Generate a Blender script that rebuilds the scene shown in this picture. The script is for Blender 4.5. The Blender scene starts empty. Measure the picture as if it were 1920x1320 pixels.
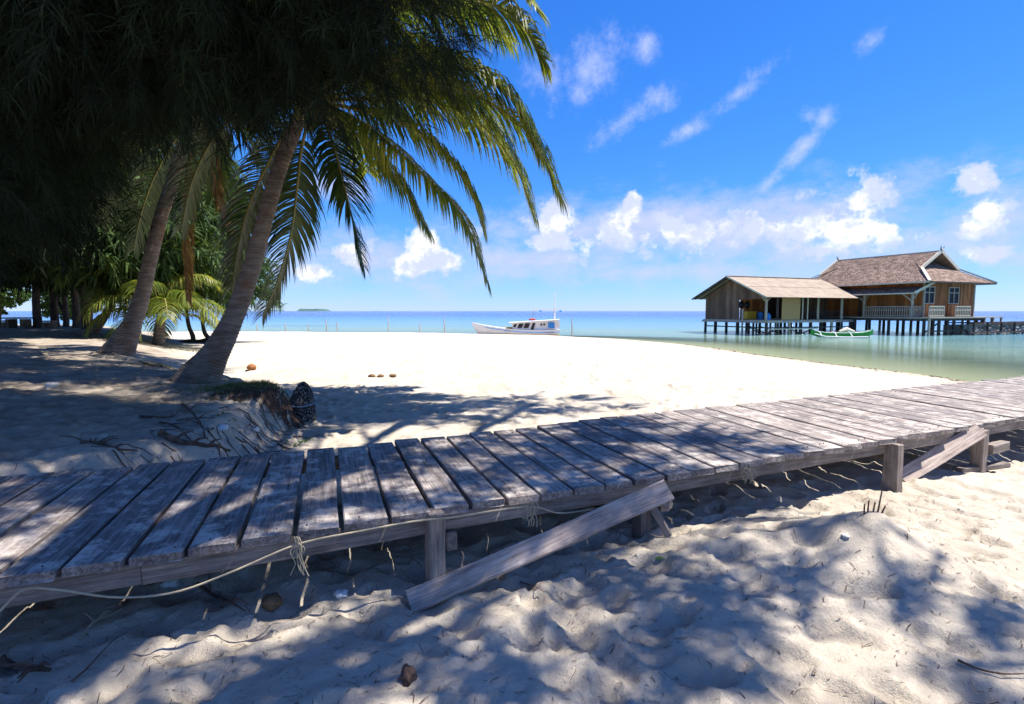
import bpy, math, random
import numpy as np
from mathutils import Vector, Matrix

# ---------------------------------------------------------------- camera, sky, sun, exposure
SC = bpy.context.scene
COL = SC.collection
R = math.radians
CAM_H = 1.5
PITCH = math.atan(0.077)
cam_data = bpy.data.cameras.new("camera")
cam_data.sensor_width = 36.0
cam_data.lens = 18.75
cam_data.clip_start = 0.05
cam_data.clip_end = 20000.0
cam = bpy.data.objects.new("camera", cam_data)
cam.location = (0, 0, CAM_H)
cam.rotation_euler = (math.pi / 2 - PITCH, 0, 0)
COL.objects.link(cam)
SC.camera = cam

SUN_EL = R(64)
SUN_AZ = R(88)            # to the right of straight ahead (from +Y towards +X)
SUN_DIR = Vector((math.sin(SUN_AZ) * math.cos(SUN_EL), math.cos(SUN_AZ) * math.cos(SUN_EL), math.sin(SUN_EL)))

SC.view_settings.view_transform = 'Standard'
SC.view_settings.look = 'None'
SC.view_settings.gamma = 1.0
SC.view_settings.use_curve_mapping = False
SC.view_settings.exposure = 1.0
SC.cycles.max_bounces = 6
SC.cycles.diffuse_bounces = 3
SC.cycles.glossy_bounces = 3
SC.cycles.transmission_bounces = 4
SC.cycles.transparent_max_bounces = 8
SC.cycles.caustics_reflective = False
SC.cycles.caustics_refractive = False
SC.cycles.use_denoising = True

sun_data = bpy.data.lights.new("sun", 'SUN')
sun_data.energy = 5.0
sun_data.angle = R(0.53)
sun_data.color = (1.0, 0.94, 0.86)
sun = bpy.data.objects.new("sun", sun_data)
sun.rotation_euler = SUN_DIR.to_track_quat('Z', 'Y').to_euler()
sun.location = (0, 0, 30)
COL.objects.link(sun)


def ray(px, py):
    cx, cy = (px - 960) / 1000.0, (660 - py) / 1000.0
    c, s = math.cos(PITCH), math.sin(PITCH)
    return Vector((cx, c + cy * s, -s + cy * c))


def at(px, py, Y):
    d = ray(px, py)
    return Vector((0, 0, CAM_H)) + d * (Y / d.y)


def gz(px, py, z):
    d = ray(px, py)
    return Vector((0, 0, CAM_H)) + d * ((z - CAM_H) / d.z)


SKY_GRADE = ((1.40, 0.35), (0.95, 0.49), (0.66, 0.82))


def build_world():
    w = bpy.data.worlds.new("World")
    SC.world = w
    w.use_nodes = True
    nt = w.node_tree
    nt.nodes.clear()
    N, L = nt.nodes.new, nt.links.new
    out = N('ShaderNodeOutputWorld')
    bg = N('ShaderNodeBackground')          # sky with clouds
    bg0 = N('ShaderNodeBackground')         # sky outside the view, with clouds added to neutralise the skylight
    bg.inputs['Strength'].default_value = 0.1
    bg0.inputs['Strength'].default_value = 0.1
    mixb = N('ShaderNodeMixShader')
    L(bg0.outputs[0], mixb.inputs[1])
    L(bg.outputs[0], mixb.inputs[2])
    L(mixb.outputs[0], out.inputs['Surface'])
    w.cycles.sampling_method = 'MANUAL'
    w.cycles.sample_map_resolution = 512
    sky = N('ShaderNodeTexSky')
    sky.sky_type = 'NISHITA'
    sky.sun_disc = False
    sky.sun_elevation = SUN_EL
    sky.sun_rotation = SUN_AZ
    sky.altitude = 0
    sky.air_density = 1.0
    sky.dust_density = 0.0
    sky.ozone_density = 1.0
    # deeper, cleaner blue than the model's own: very clear tropical air, a saturated film look
    sc_ = N('ShaderNodeSeparateColor')
    L(sky.outputs[0], sc_.inputs[0])
    cc_ = N('ShaderNodeCombineColor')
    for ch, (pw, k) in enumerate(SKY_GRADE):
        a = N('ShaderNodeMath')
        a.operation = 'MULTIPLY'
        a.inputs[1].default_value = 0.1
        L(sc_.outputs[ch], a.inputs[0])
        b = N('ShaderNodeMath')
        b.operation = 'POWER'
        b.inputs[1].default_value = pw
        L(a.outputs[0], b.inputs[0])
        c = N('ShaderNodeMath')
        c.operation = 'MULTIPLY'
        c.inputs[1].default_value = 10.0 * k
        L(b.outputs[0], c.inputs[0])
        L(c.outputs[0], cc_.inputs[ch])
    geo = N('ShaderNodeTexCoord')
    sep = N('ShaderNodeSeparateXYZ')
    L(geo.outputs['Generated'], sep.inputs[0])

    def math_node(op, a, b=None, clamp=False):
        n = N('ShaderNodeMath')
        n.operation = op
        n.use_clamp = clamp
        for i, v in enumerate((a, b)):
            if v is None:
                continue
            if isinstance(v, (int, float)):
                n.inputs[i].default_value = v
            else:
                L(v, n.inputs[i])
        return n.outputs[0]
    az = math_node('ARCTAN2', sep.outputs[0], sep.outputs[1])
    el = math_node('ARCSINE', sep.outputs[2])
    comb = N('ShaderNodeCombineXYZ')
    L(az, comb.inputs[0])
    L(el, comb.inputs[1])

    def noise(scale, detail, rough, off=(0, 0, 0), stretch=(1, 1, 1)):
        m = N('ShaderNodeMapping')
        m.inputs['Location'].default_value = off
        m.inputs['Scale'].default_value = stretch
        L(comb.outputs[0], m.inputs[0])
        n = N('ShaderNodeTexNoise')
        n.inputs['Scale'].default_value = scale
        n.inputs['Detail'].default_value = detail
        n.inputs['Roughness'].default_value = rough
        L(m.outputs[0], n.inputs['Vector'])
        return n.outputs[0]

    def blobs(rows):
        acc = None
        for (px, py, rx, ry, rot, st) in rows:
            d = ray(px, py).normalized()
            a0, e0 = math.atan2(d.x, d.y), math.asin(d.z)
            k = math.cos(a0) ** 2
            m = N('ShaderNodeMapping')
            m.vector_type = 'TEXTURE'
            m.inputs['Location'].default_value = (a0, e0, 0)
            m.inputs['Rotation'].default_value = (0, 0, R(rot))
            m.inputs['Scale'].default_value = (rx / 1000 * (0.35 + 0.65 * k), ry / 1000 * math.sqrt(k), 1)
            L(comb.outputs[0], m.inputs[0])
            ln = N('ShaderNodeVectorMath')
            ln.operation = 'LENGTH'
            L(m.outputs[0], ln.inputs[0])
            v = math_node('MULTIPLY', math_node('SUBTRACT', 1.0, ln.outputs['Value']), st)
            acc = v if acc is None else math_node('MAXIMUM', acc, v)
        return acc

    def smooth(v, lo, hi):
        n = N('ShaderNodeMapRange')
        n.interpolation_type = 'SMOOTHSTEP'
        n.inputs['From Min'].default_value = lo
        n.inputs['From Max'].default_value = hi
        L(v, n.inputs['Value'])
        return n.outputs[0]
    puffy = [(1615, 385, 70, 62, 20, 1), (1590, 425, 110, 40, 0, 1), (1655, 430, 60, 30, 0, .8),
             (1828, 345, 52, 40, 0, 1), (1845, 400, 50, 60, -20, 1), (1838, 478, 40, 22, 0, .8),
             (1035, 415, 60, 45, 20, 1), (1030, 455, 70, 30, 0, .9), (1188, 385, 22, 34, 0, .9), (1165, 420, 60, 36, 0, .9),
             (1270, 435, 70, 32, 0, .8), (790, 455, 42, 46, 0, 1), (785, 495, 90, 34, 0, 1), (840, 490, 50, 26, 0, .8),
             (597, 510, 56, 24, 0, 1), (668, 478, 45, 36, 0, .8), (1480, 425, 120, 36, 6, .75), (1180, 440, 300, 44, 0, .5), (1500, 438, 260, 46, 4, .5),
             (2150, 380, 120, 60, 0, 1), (2350, 420, 160, 50, 0, 1), (-150, 420, 160, 60, 0, 1), (200, 470, 140, 40, 0, 1)]
    veil = [(1320, 430, 420, 75, 0, .9), (1000, 490, 240, 45, 0, .8), (1560, 470, 260, 45, 5, .7), (1870, 430, 120, 110, 0, .75),
            (700, 490, 260, 60, 0, .6), (1300, 510, 420, 30, 0, .55), (640, 350, 60, 26, 0, .7)]
    wisp = [(1105, 125, 95, 62, 35, .8), (1090, 165, 45, 40, 0, .8), (1212, 92, 34, 34, 0, .8), (1030, 140, 60, 50, 0, .6),
            (1235, 185, 48, 32, 20, .85), (1165, 232, 90, 26, 30, .75), (1290, 243, 60, 22, 28, .85), (1385, 175, 80, 20, 30, .6),
            (1505, 275, 66, 24, 45, 1), (1545, 222, 34, 26, 40, .8), (1518, 215, 22, 20, 0, .7), (1445, 340, 40, 16, 38, .8),
            (1640, 75, 34, 18, 35, .5), (1420, 140, 50, 18, 20, .5)]
    n1 = noise(17.0, 6.0, 0.62)
    n2 = noise(9.0, 6.0, 0.68, (3, 1, 0), (1, 1.8, 1))
    n3 = noise(24.0, 6.0, 0.70, (7, 5, 0))
    n1c = math_node('MULTIPLY', math_node('SUBTRACT', n1, 0.5), 3.0)
    n2c = math_node('MULTIPLY', math_node('SUBTRACT', n2, 0.5), 2.2)
    n3c = math_node('MULTIPLY', math_node('SUBTRACT', n3, 0.5), 2.0)
    mp = smooth(math_node('ADD', blobs(puffy), n1c), 0.14, 0.62)
    mv = math_node('MULTIPLY', smooth(math_node('ADD', blobs(veil), n2c), -0.35, 1.0), 0.9)
    mw = math_node('MULTIPLY', smooth(math_node('ADD', blobs(wisp), n3c), 0.0, 1.3), 0.72)

    def mix(fac, a, b):
        n = N('ShaderNodeMix')
        n.data_type = 'RGBA'
        if isinstance(fac, (int, float)):
            n.inputs[0].default_value = fac
        else:
            L(fac, n.inputs[0])
        for i, v in ((6, a), (7, b)):
            if isinstance(v, tuple):
                n.inputs[i].default_value = v
            else:
                L(v, n.inputs[i])
        return n.outputs[2]
    # light from high on the right: sampling the same noise a little lower-left gives lit tops and grey-blue undersides
    n1b = noise(16.0, 4.0, 0.55, (-0.010, -0.014, 0))
    shade = smooth(math_node('SUBTRACT', n1b, n1), -0.09, 0.10)
    ccol = mix(shade, (3.6, 4.0, 5.4, 1), (5.9, 5.9, 6.1, 1))
    c = mix(mv, cc_.outputs[0], (3.4, 3.65, 5.2, 1))
    c = mix(mw, c, (3.5, 3.9, 5.5, 1))
    c = mix(mp, c, ccol)
    L(c, bg.inputs['Color'])
    # unseen clouds added overhead, beside and behind the camera to make blue shade greyer
    n4 = noise(5.0, 4.0, 0.6, (1, 9, 0), (1, 1.3, 1))
    away = math_node('MAXIMUM', smooth(el, 0.60, 0.80), smooth(math_node('ABSOLUTE', az), 0.95, 1.20))
    mo = math_node('MULTIPLY', smooth(n4, 0.52, 0.69), away)
    L(mix(mo, cc_.outputs[0], (4.2, 4.0, 4.0, 1)), bg0.inputs['Color'])
    gate = math_node('MULTIPLY', math_node('MULTIPLY', math_node('GREATER_THAN', el, 0.0), math_node('LESS_THAN', el, 0.62)),
                     math_node('GREATER_THAN', sep.outputs[1], 0.1))
    L(gate, mixb.inputs[0])


build_world()

# ---------------------------------------------------------------- generic helpers
random.seed(7)
BASE = {}


def vcol(v, s):
    return (v[0] * s, v[1] * s, v[2] * s, 1)


class MB:
    """collects geometry in world coordinates and links it as one mesh object"""

    def __init__(self):
        self.v, self.f = [], []

    def add(self, vs, fs):
        o = len(self.v)
        self.v.extend([tuple(p) for p in vs])
        self.f.extend([tuple(i + o for i in f) for f in fs])

    def box(self, c, size, X=(1, 0, 0), Y=(0, 1, 0), Z=(0, 0, 1)):
        c, X, Y, Z = Vector(c), Vector(X), Vector(Y), Vector(Z)
        vs = []
        for k in (-.5, .5):
            for j in (-.5, .5):
                for i in (-.5, .5):
                    vs.append(c + X * (i * size[0]) + Y * (j * size[1]) + Z * (k * size[2]))
        self.add(vs, [(0, 2, 3, 1), (4, 5, 7, 6), (0, 1, 5, 4), (2, 6, 7, 3), (0, 4, 6, 2), (1, 3, 7, 5)])

    def bar(self, p0, p1, w, h, up=(0, 0, 1)):
        p0, p1 = Vector(p0), Vector(p1)
        X = (p1 - p0).normalized()
        Y = Vector(up).cross(X)
        if Y.length < 1e-4:
            Y = Vector((1, 0, 0)).cross(X)
        Y.normalize()
        Z = X.cross(Y)
        self.box((p0 + p1) / 2, ((p1 - p0).length, w, h), X, Y, Z)

    def tube(self, pts, rad, n=8, caps=True, jit=0.0, rng=None):
        pts = [Vector(p) for p in pts]
        m = len(pts)
        if not hasattr(rad, '__len__'):
            rad = [rad] * m
        T0 = (pts[1] - pts[0]).normalized()
        A = T0.orthogonal().normalized()
        rings = []
        for i, p in enumerate(pts):
            T = (pts[min(i + 1, m - 1)] - pts[max(i - 1, 0)]).normalized()
            A = (A - T * A.dot(T))
            A = A.normalized() if A.length > 1e-6 else T.orthogonal().normalized()
            B = T.cross(A)
            rr = []
            for k in range(n):
                a = 2 * math.pi * k / n
                r = rad[i] * (1 + (rng.uniform(-jit, jit) if jit else 0))
                rr.append(p + (A * math.cos(a) + B * math.sin(a)) * r)
            rings.append(rr)
        fs = []
        for i in range(m - 1):
            for k in range(n):
                k2 = (k + 1) % n
                fs.append((i * n + k, i * n + k2, (i + 1) * n + k2, (i + 1) * n + k))
        if caps:
            fs.append(tuple(reversed(range(n))))
            fs.append(tuple((m - 1) * n + k for k in range(n)))
        self.add([p for r in rings for p in r], fs)

    def quad(self, a, b, c, d):
        self.add([a, b, c, d], [(0, 1, 2, 3)])

    def prism(self, poly, depth):
        """poly: list of points, extruded by vector depth"""
        n = len(poly)
        d = Vector(depth)
        vs = [Vector(p) for p in poly] + [Vector(p) + d for p in poly]
        fs = [tuple(reversed(range(n))), tuple(range(n, 2 * n))]
        for i in range(n):
            j = (i + 1) % n
            fs.append((i, j, n + j, n + i))
        self.add(vs, fs)

    def build(self, name, material, parent=None, origin=None, frame=None, smooth=False):
        me = bpy.data.meshes.new(name)
        base = Vector(BASE[parent.name]) if parent is not None else Vector((0, 0, 0))
        if frame is not None:
            o, X, Y, Z = [Vector(q) for q in frame]
            Rm = Matrix((X, Y, Z))
            vs = [Rm @ (Vector(p) - o) for p in self.v]
        else:
            o = Vector(origin) if origin is not None else base
            vs = [Vector(p) - o for p in self.v]
        me.from_pydata([tuple(p) for p in vs], [], self.f)
        me.materials.append(material)
        if smooth:
            me.polygons.foreach_set('use_smooth', [True] * len(me.polygons))
        me.update()
        ob = bpy.data.objects.new(name, me)
        COL.objects.link(ob)
        if parent is not None:
            ob.parent = parent
        if frame is not None:
            M = Matrix((X, Y, Z)).transposed().to_4x4()
            ob.matrix_local = Matrix.Translation(o - base) @ M
            BASE[ob.name] = o
        else:
            ob.location = o - base
            BASE[ob.name] = o
        return ob


def tag(o, label, cat, group=None, kind=None):
    if label:
        o['label'] = label
    if cat:
        o['category'] = cat
    if group:
        o['group'] = group
    if kind:
        o['kind'] = kind
    return o


def thing(name, loc, label, cat, group=None):
    o = bpy.data.objects.new(name, None)
    o.empty_display_size = 0.1
    o.location = loc
    COL.objects.link(o)
    BASE[o.name] = Vector(loc)
    return tag(o, label, cat, group)


def mesh_arrays(name, verts, tris, material, parent=None, origin=(0, 0, 0), smooth=False):
    """fast mesh from numpy arrays (triangles)"""
    base = Vector(BASE[parent.name]) if parent is not None else Vector((0, 0, 0))
    o = Vector(origin) if parent is None else base
    me = bpy.data.meshes.new(name)
    v = (verts - np.array(o)).astype(np.float32)
    me.vertices.add(len(v))
    me.vertices.foreach_set('co', v.ravel())
    nt = len(tris)
    me.loops.add(nt * 3)
    me.loops.foreach_set('vertex_index', tris.astype(np.int32).ravel())
    me.polygons.add(nt)
    me.polygons.foreach_set('loop_start', np.arange(0, nt * 3, 3, dtype=np.int32))
    me.polygons.foreach_set('loop_total', np.full(nt, 3, dtype=np.int32))
    if smooth:
        me.polygons.foreach_set('use_smooth', np.ones(nt, dtype=bool))
    me.materials.append(material)
    me.update(calc_edges=True)
    me.validate()
    ob = bpy.data.objects.new(name, me)
    COL.objects.link(ob)
    if parent is not None:
        ob.parent = parent
    else:
        ob.location = o
    BASE[ob.name] = o
    return ob


# ---------------------------------------------------------------- materials
def new_mat(name):
    m = bpy.data.materials.new(name)
    m.use_nodes = True
    nt = m.node_tree
    b = nt.nodes['Principled BSDF']
    return m, nt, b


def ramp(nt, fac, stops):
    r = nt.nodes.new('ShaderNodeValToRGB')
    e = r.color_ramp.elements
    while len(e) < len(stops):
        e.new(0.5)
    for el, (p, c) in zip(e, stops):
        el.position = p
        el.color = (c[0], c[1], c[2], 1)
    nt.links.new(fac, r.inputs[0])
    return r.outputs[0]


def tex_noise(nt, vec, scale, detail=4, rough=0.55):
    n = nt.nodes.new('ShaderNodeTexNoise')
    n.inputs['Scale'].default_value = scale
    n.inputs['Detail'].default_value = detail
    n.inputs['Roughness'].default_value = rough
    if vec is not None:
        nt.links.new(vec, n.inputs['Vector'])
    return n.outputs[0]


def coords(nt, kind='Object', scale=(1, 1, 1), rnd=False):
    tc = nt.nodes.new('ShaderNodeTexCoord')
    m = nt.nodes.new('ShaderNodeMapping')
    m.inputs['Scale'].default_value = scale
    nt.links.new(tc.outputs[kind], m.inputs[0])
    if rnd:
        oi = nt.nodes.new('ShaderNodeObjectInfo')
        v = nt.nodes.new('ShaderNodeVectorMath')
        v.operation = 'SCALE'
        v.inputs[0].default_value = (37, 11, 53)
        nt.links.new(oi.outputs['Random'], v.inputs['Scale'])
        nt.links.new(v.outputs[0], m.inputs['Location'])
    return m.outputs[0]


def mixcol(nt, fac, a, b, mode='MIX'):
    n = nt.nodes.new('ShaderNodeMix')
    n.data_type = 'RGBA'
    n.blend_type = mode
    if isinstance(fac, (int, float)):
        n.inputs[0].default_value = fac
    else:
        nt.links.new(fac, n.inputs[0])
    for i, v in ((6, a), (7, b)):
        if isinstance(v, tuple):
            n.inputs[i].default_value = (v[0], v[1], v[2], 1)
        else:
            nt.links.new(v, n.inputs[i])
    return n.outputs[2]


def bump(nt, b, height, strength=0.4, dist=0.02):
    n = nt.nodes.new('ShaderNodeBump')
    n.inputs['Strength'].default_value = strength
    n.inputs['Distance'].default_value = dist
    nt.links.new(height, n.inputs['Height'])
    nt.links.new(n.outputs[0], b.inputs['Normal'])


def mat_plain(name, c1, c2, scale=6, rough=0.8, bumpd=0.0, stretch=(1, 1, 1), island=0.0, spec=0.3):
    m, nt, b = new_mat(name)
    vec = coords(nt, 'Object', stretch, True)
    n = tex_noise(nt, vec, scale, 6, 0.65)
    col = ramp(nt, n, [(0.3, c1), (0.7, c2)])
    if island:
        g = nt.nodes.new('ShaderNodeNewGeometry')
        k = ramp(nt, g.outputs['Random Per Island'], [(0.0, (1 - island,) * 3), (1.0, (1 + island,) * 3)])
        col = mixcol(nt, 1.0, col, k, 'MULTIPLY')
    nt.links.new(col, b.inputs['Base Color'])
    b.inputs['Roughness'].default_value = rough
    b.inputs['Specular IOR Level'].default_value = spec
    if bumpd:
        bump(nt, b, n, 0.8, bumpd)
    return m


def mat_wood(name, dark, mid, light, sand=0.0, rough=0.85):
    """weathered timber, grain along local X"""
    m, nt, b = new_mat(name)
    vec = coords(nt, 'Object', (1, 1, 1), True)
    g1 = coords(nt, 'Object', (1.6, 26, 26), True)
    g2 = coords(nt, 'Object', (5, 120, 120), True)
    n1 = tex_noise(nt, g1, 1.6, 8, 0.7)
    n2 = tex_noise(nt, g2, 1.0, 5, 0.7)
    n3 = tex_noise(nt, vec, 3.2, 6, 0.65)
    col = ramp(nt, n1, [(0.28, dark), (0.5, mid), (0.74, light)])
    fine = ramp(nt, n2, [(0.30, (0.45, 0.45, 0.45)), (0.55, (1.05, 1.05, 1.05))])
    col = mixcol(nt, 0.85, col, fine, 'MULTIPLY')
    blot = ramp(nt, n3, [(0.30, (0.55, 0.53, 0.55)), (0.65, (1.15, 1.12, 1.1))])
    col = mixcol(nt, 0.8, col, blot, 'MULTIPLY')
    oi = nt.nodes.new('ShaderNodeObjectInfo')
    rb = ramp(nt, oi.outputs['Random'], [(0.0, (0.78, 0.78, 0.80)), (1.0, (1.18, 1.15, 1.12))])
    col = mixcol(nt, 1.0, col, rb, 'MULTIPLY')
    if sand:
        n4 = tex_noise(nt, vec, 7.0, 8, 0.75)
        sx = nt.nodes.new('ShaderNodeSeparateXYZ')
        tco = nt.nodes.new('ShaderNodeTexCoord')
        nt.links.new(tco.outputs['Object'], sx.inputs[0])
        ed = nt.nodes.new('ShaderNodeMapRange')
        ed.interpolation_type = 'SMOOTHSTEP'
        ed.inputs['From Min'].default_value = 0.55
        ed.inputs['From Max'].default_value = 0.02
        ed.inputs['To Max'].default_value = 0.06
        nt.links.new(sx.outputs[0], ed.inputs['Value'])
        ad = nt.nodes.new('ShaderNodeMath')
        ad.operation = 'ADD'
        nt.links.new(n4, ad.inputs[0])
        nt.links.new(ed.outputs[0], ad.inputs[1])
        msk = ramp(nt, ad.outputs[0], [(0.51, (0, 0, 0)), (0.64, (sand, sand, sand))])
        gn = nt.nodes.new('ShaderNodeNewGeometry')
        sn = nt.nodes.new('ShaderNodeSeparateXYZ')
        nt.links.new(gn.outputs['True Normal'], sn.inputs[0])
        upm = nt.nodes.new('ShaderNodeMath')         # dust and sand only settle on top faces
        upm.operation = 'MULTIPLY'
        upm.use_clamp = True
        nt.links.new(sn.outputs[2], upm.inputs[0])
        nt.links.new(msk, upm.inputs[1])
        col = mixcol(nt, upm.outputs[0], col, (0.60, 0.54, 0.47))
    nt.links.new(col, b.inputs['Base Color'])
    b.inputs['Roughness'].default_value = rough
    b.inputs['Specular IOR Level'].default_value = 0.25
    add = nt.nodes.new('ShaderNodeMath')
    add.operation = 'ADD'
    nt.links.new(n1, add.inputs[0])
    nt.links.new(n2, add.inputs[1])
    bump(nt, b, add.outputs[0], 0.7, 0.006)
    return m


def mat_leaf(name, c1, c2, c3, trans=0.35, scale=1.2, rough=0.5, back=None):
    m, nt, b = new_mat(name)
    vec = coords(nt, 'Object', (1, 1, 1), True)
    n = tex_noise(nt, vec, scale, 4, 0.6)
    g = nt.nodes.new('ShaderNodeNewGeometry')
    add = nt.nodes.new('ShaderNodeMath')
    add.operation = 'MULTIPLY_ADD'
    add.inputs[1].default_value = 0.45
    nt.links.new(g.outputs['Random Per Island'], add.inputs[0])
    sub = nt.nodes.new('ShaderNodeMath')
    sub.operation = 'SUBTRACT'
    sub.inputs[1].default_value = 0.22
    nt.links.new(n, sub.inputs[0])
    nt.links.new(sub.outputs[0], add.inputs[2])
    col = ramp(nt, add.outputs[0], [(0.22, c1), (0.5, c2), (0.8, c3)])
    nt.links.new(col, b.inputs['Base Color'])
    b.inputs['Roughness'].default_value = rough
    b.inputs['Specular IOR Level'].default_value = 0.35
    tr = nt.nodes.new('ShaderNodeBsdfTranslucent')
    t2 = mixcol(nt, 1.0, col, (1.25, 1.2, 0.55), 'MULTIPLY')
    nt.links.new(t2, tr.inputs['Color'])
    mx = nt.nodes.new('ShaderNodeMixShader')
    mx.inputs[0].default_value = trans
    nt.links.new(b.outputs[0], mx.inputs[1])
    nt.links.new(tr.outputs[0], mx.inputs[2])
    nt.links.new(mx.outputs[0], nt.nodes['Material Output'].inputs['Surface'])
    return m


def mat_sand():
    m, nt, b = new_mat('coral_sand')
    vec = coords(nt, 'Object')
    n1 = tex_noise(nt, vec, 0.8, 6, 0.6)
    n2 = tex_noise(nt, vec, 60.0, 3, 0.7)
    n3 = tex_noise(nt, vec, 9.0, 7, 0.7)
    n4 = tex_noise(nt, vec, 300.0, 2, 0.6)
    col = ramp(nt, n1, [(0.3, (0.48, 0.42, 0.335)), (0.7, (0.60, 0.54, 0.455))])
    c2 = ramp(nt, n3, [(0.3, (0.86, 0.85, 0.84)), (0.65, (1.04, 1.04, 1.03))])
    col = mixcol(nt, 1.0, col, c2, 'MULTIPLY')
    c3 = ramp(nt, n2, [(0.27, (0.55, 0.50, 0.45)), (0.38, (1, 1, 1))])
    col = mixcol(nt, 0.8, col, c3, 'MULTIPLY')
    # terrace sand: litter stain, deepened to paint in the shade under the trees
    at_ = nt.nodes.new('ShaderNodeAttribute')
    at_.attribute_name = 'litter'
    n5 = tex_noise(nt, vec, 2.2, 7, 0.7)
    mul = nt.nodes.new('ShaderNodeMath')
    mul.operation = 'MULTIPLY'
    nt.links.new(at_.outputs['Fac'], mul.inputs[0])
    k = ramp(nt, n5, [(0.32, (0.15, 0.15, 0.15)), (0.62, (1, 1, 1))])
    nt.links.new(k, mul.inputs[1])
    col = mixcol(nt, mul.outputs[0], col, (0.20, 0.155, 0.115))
    # wet rim along the water, by height
    sep = nt.nodes.new('ShaderNodeSeparateXYZ')
    nt.links.new(vec, sep.inputs[0])
    mr = nt.nodes.new('ShaderNodeMapRange')
    mr.interpolation_type = 'SMOOTHSTEP'
    mr.inputs['From Min'].default_value = -0.18
    mr.inputs['From Max'].default_value = -0.52
    nt.links.new(sep.outputs[2], mr.inputs['Value'])
    col = mixcol(nt, mr.outputs[0], col, (0.36, 0.29, 0.20))
    nt.links.new(col, b.inputs['Base Color'])
    b.inputs['Roughness'].default_value = 0.95
    b.inputs['Specular IOR Level'].default_value = 0.12
    a = nt.nodes.new('ShaderNodeMath')
    a.operation = 'MULTIPLY_ADD'
    a.inputs[1].default_value = 0.60
    nt.links.new(n2, a.inputs[0])
    nt.links.new(n3, a.inputs[2])
    a2 = nt.nodes.new('ShaderNodeMath')
    a2.operation = 'MULTIPLY_ADD'
    a2.inputs[1].default_value = 0.30
    nt.links.new(n4, a2.inputs[0])
    nt.links.new(a.outputs[0], a2.inputs[2])
    bump(nt, b, a2.outputs[0], 0.75, 0.028)
    return m


def mat_water():
    m, nt, b = new_mat('sea_water')
    vec = coords(nt, 'Object')
    att = nt.nodes.new('ShaderNodeAttribute')
    att.attribute_name = 'offshore'
    n0 = tex_noise(nt, coords(nt, 'Object', (0.02, 0.05, 1)), 1.0, 5, 0.6)
    add = nt.nodes.new('ShaderNodeMath')
    add.operation = 'MULTIPLY_ADD'
    nt.links.new(n0, add.inputs[0])
    add.inputs[1].default_value = 50.0
    nt.links.new(att.outputs['Fac'], add.inputs[2])
    mr = nt.nodes.new('ShaderNodeMapRange')
    mr.inputs['From Max'].default_value = 260.0
    nt.links.new(add.outputs[0], mr.inputs['Value'])
    col = ramp(nt, mr.outputs[0], [(0.10, (0.20, 0.28, 0.18)), (0.19, (0.13, 0.27, 0.28)), (0.36, (0.045, 0.20, 0.50)),
                                   (0.60, (0.012, 0.13, 0.42)), (0.85, (0.003, 0.06, 0.28))])
    nt.links.new(col, b.inputs['Base Color'])
    b.inputs['Roughness'].default_value = 0.08
    b.inputs['IOR'].default_value = 1.33
    b.inputs['Specular IOR Level'].default_value = 0.20
    w1 = tex_noise(nt, coords(nt, 'Object', (0.35, 1.0, 1)), 2.4, 6, 0.68)
    w2 = tex_noise(nt, coords(nt, 'Object', (0.05, 0.13, 1)), 1.4, 4, 0.55)
    a = nt.nodes.new('ShaderNodeMath')
    a.operation = 'MULTIPLY_ADD'
    a.inputs[1].default_value = 5.0
    nt.links.new(w2, a.inputs[0])
    nt.links.new(w1, a.inputs[2])
    bump(nt, b, a.outputs[0], 1.0, 0.30)
    tr = nt.nodes.new('ShaderNodeBsdfTransparent')
    tr.inputs[0].default_value = (0.80, 0.93, 0.86, 1)
    mx = nt.nodes.new('ShaderNodeMixShader')
    k = nt.nodes.new('ShaderNodeMapRange')
    k.inputs['From Min'].default_value = 0.0
    k.inputs['From Max'].default_value = 13.0
    k.inputs['To Min'].default_value = 0.10
    k.inputs['To Max'].default_value = 1.0
    nt.links.new(att.outputs['Fac'], k.inputs['Value'])
    nt.links.new(k.outputs[0], mx.inputs[0])
    nt.links.new(tr.outputs[0], mx.inputs[1])
    nt.links.new(b.outputs[0], mx.inputs[2])
    nt.links.new(mx.outputs[0], nt.nodes['Material Output'].inputs['Surface'])
    return m


M = {}
M['sand'] = mat_sand()
M['water'] = mat_water()
M['deck'] = mat_wood('weathered_deck_wood', (0.075, 0.064, 0.056), (0.275, 0.245, 0.225), (0.56, 0.515, 0.47), sand=0.8)
M['beam'] = mat_wood('weathered_beam_wood', (0.12, 0.10, 0.085), (0.27, 0.235, 0.205), (0.43, 0.38, 0.33), sand=0.15)
M['brace'] = mat_wood('bleached_plank_wood', (0.20, 0.15, 0.125), (0.40, 0.34, 0.30), (0.56, 0.50, 0.46), sand=0.2)
M['palm_trunk'] = mat_plain('palm_bark', (0.095, 0.070, 0.055), (0.29, 0.24, 0.20), 2.2, 0.92, 0.03, (1.3, 1.3, 9))
_nt = M['palm_trunk'].node_tree
_b = _nt.nodes['Principled BSDF']
_n = tex_noise(_nt, coords(_nt, 'Object', (1, 1, 1), True), 2.1, 6, 0.7)
_k = ramp(_nt, _n, [(0.52, (0, 0, 0)), (0.68, (0.7, 0.7, 0.7))])
_nt.links.new(mixcol(_nt, _k, _b.inputs['Base Color'].links[0].from_socket, (0.17, 0.085, 0.04)), _b.inputs['Base Color'])
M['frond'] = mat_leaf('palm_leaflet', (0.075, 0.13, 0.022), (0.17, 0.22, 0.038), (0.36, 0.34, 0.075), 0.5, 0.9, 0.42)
M['frond_dark'] = mat_leaf('painted_shade_palm_leaflet', (0.020, 0.045, 0.012), (0.045, 0.085, 0.018), (0.09, 0.125, 0.025), 0.36, 0.9, 0.42)  # darker copy of the leaflet green, shade put into the colour
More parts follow.
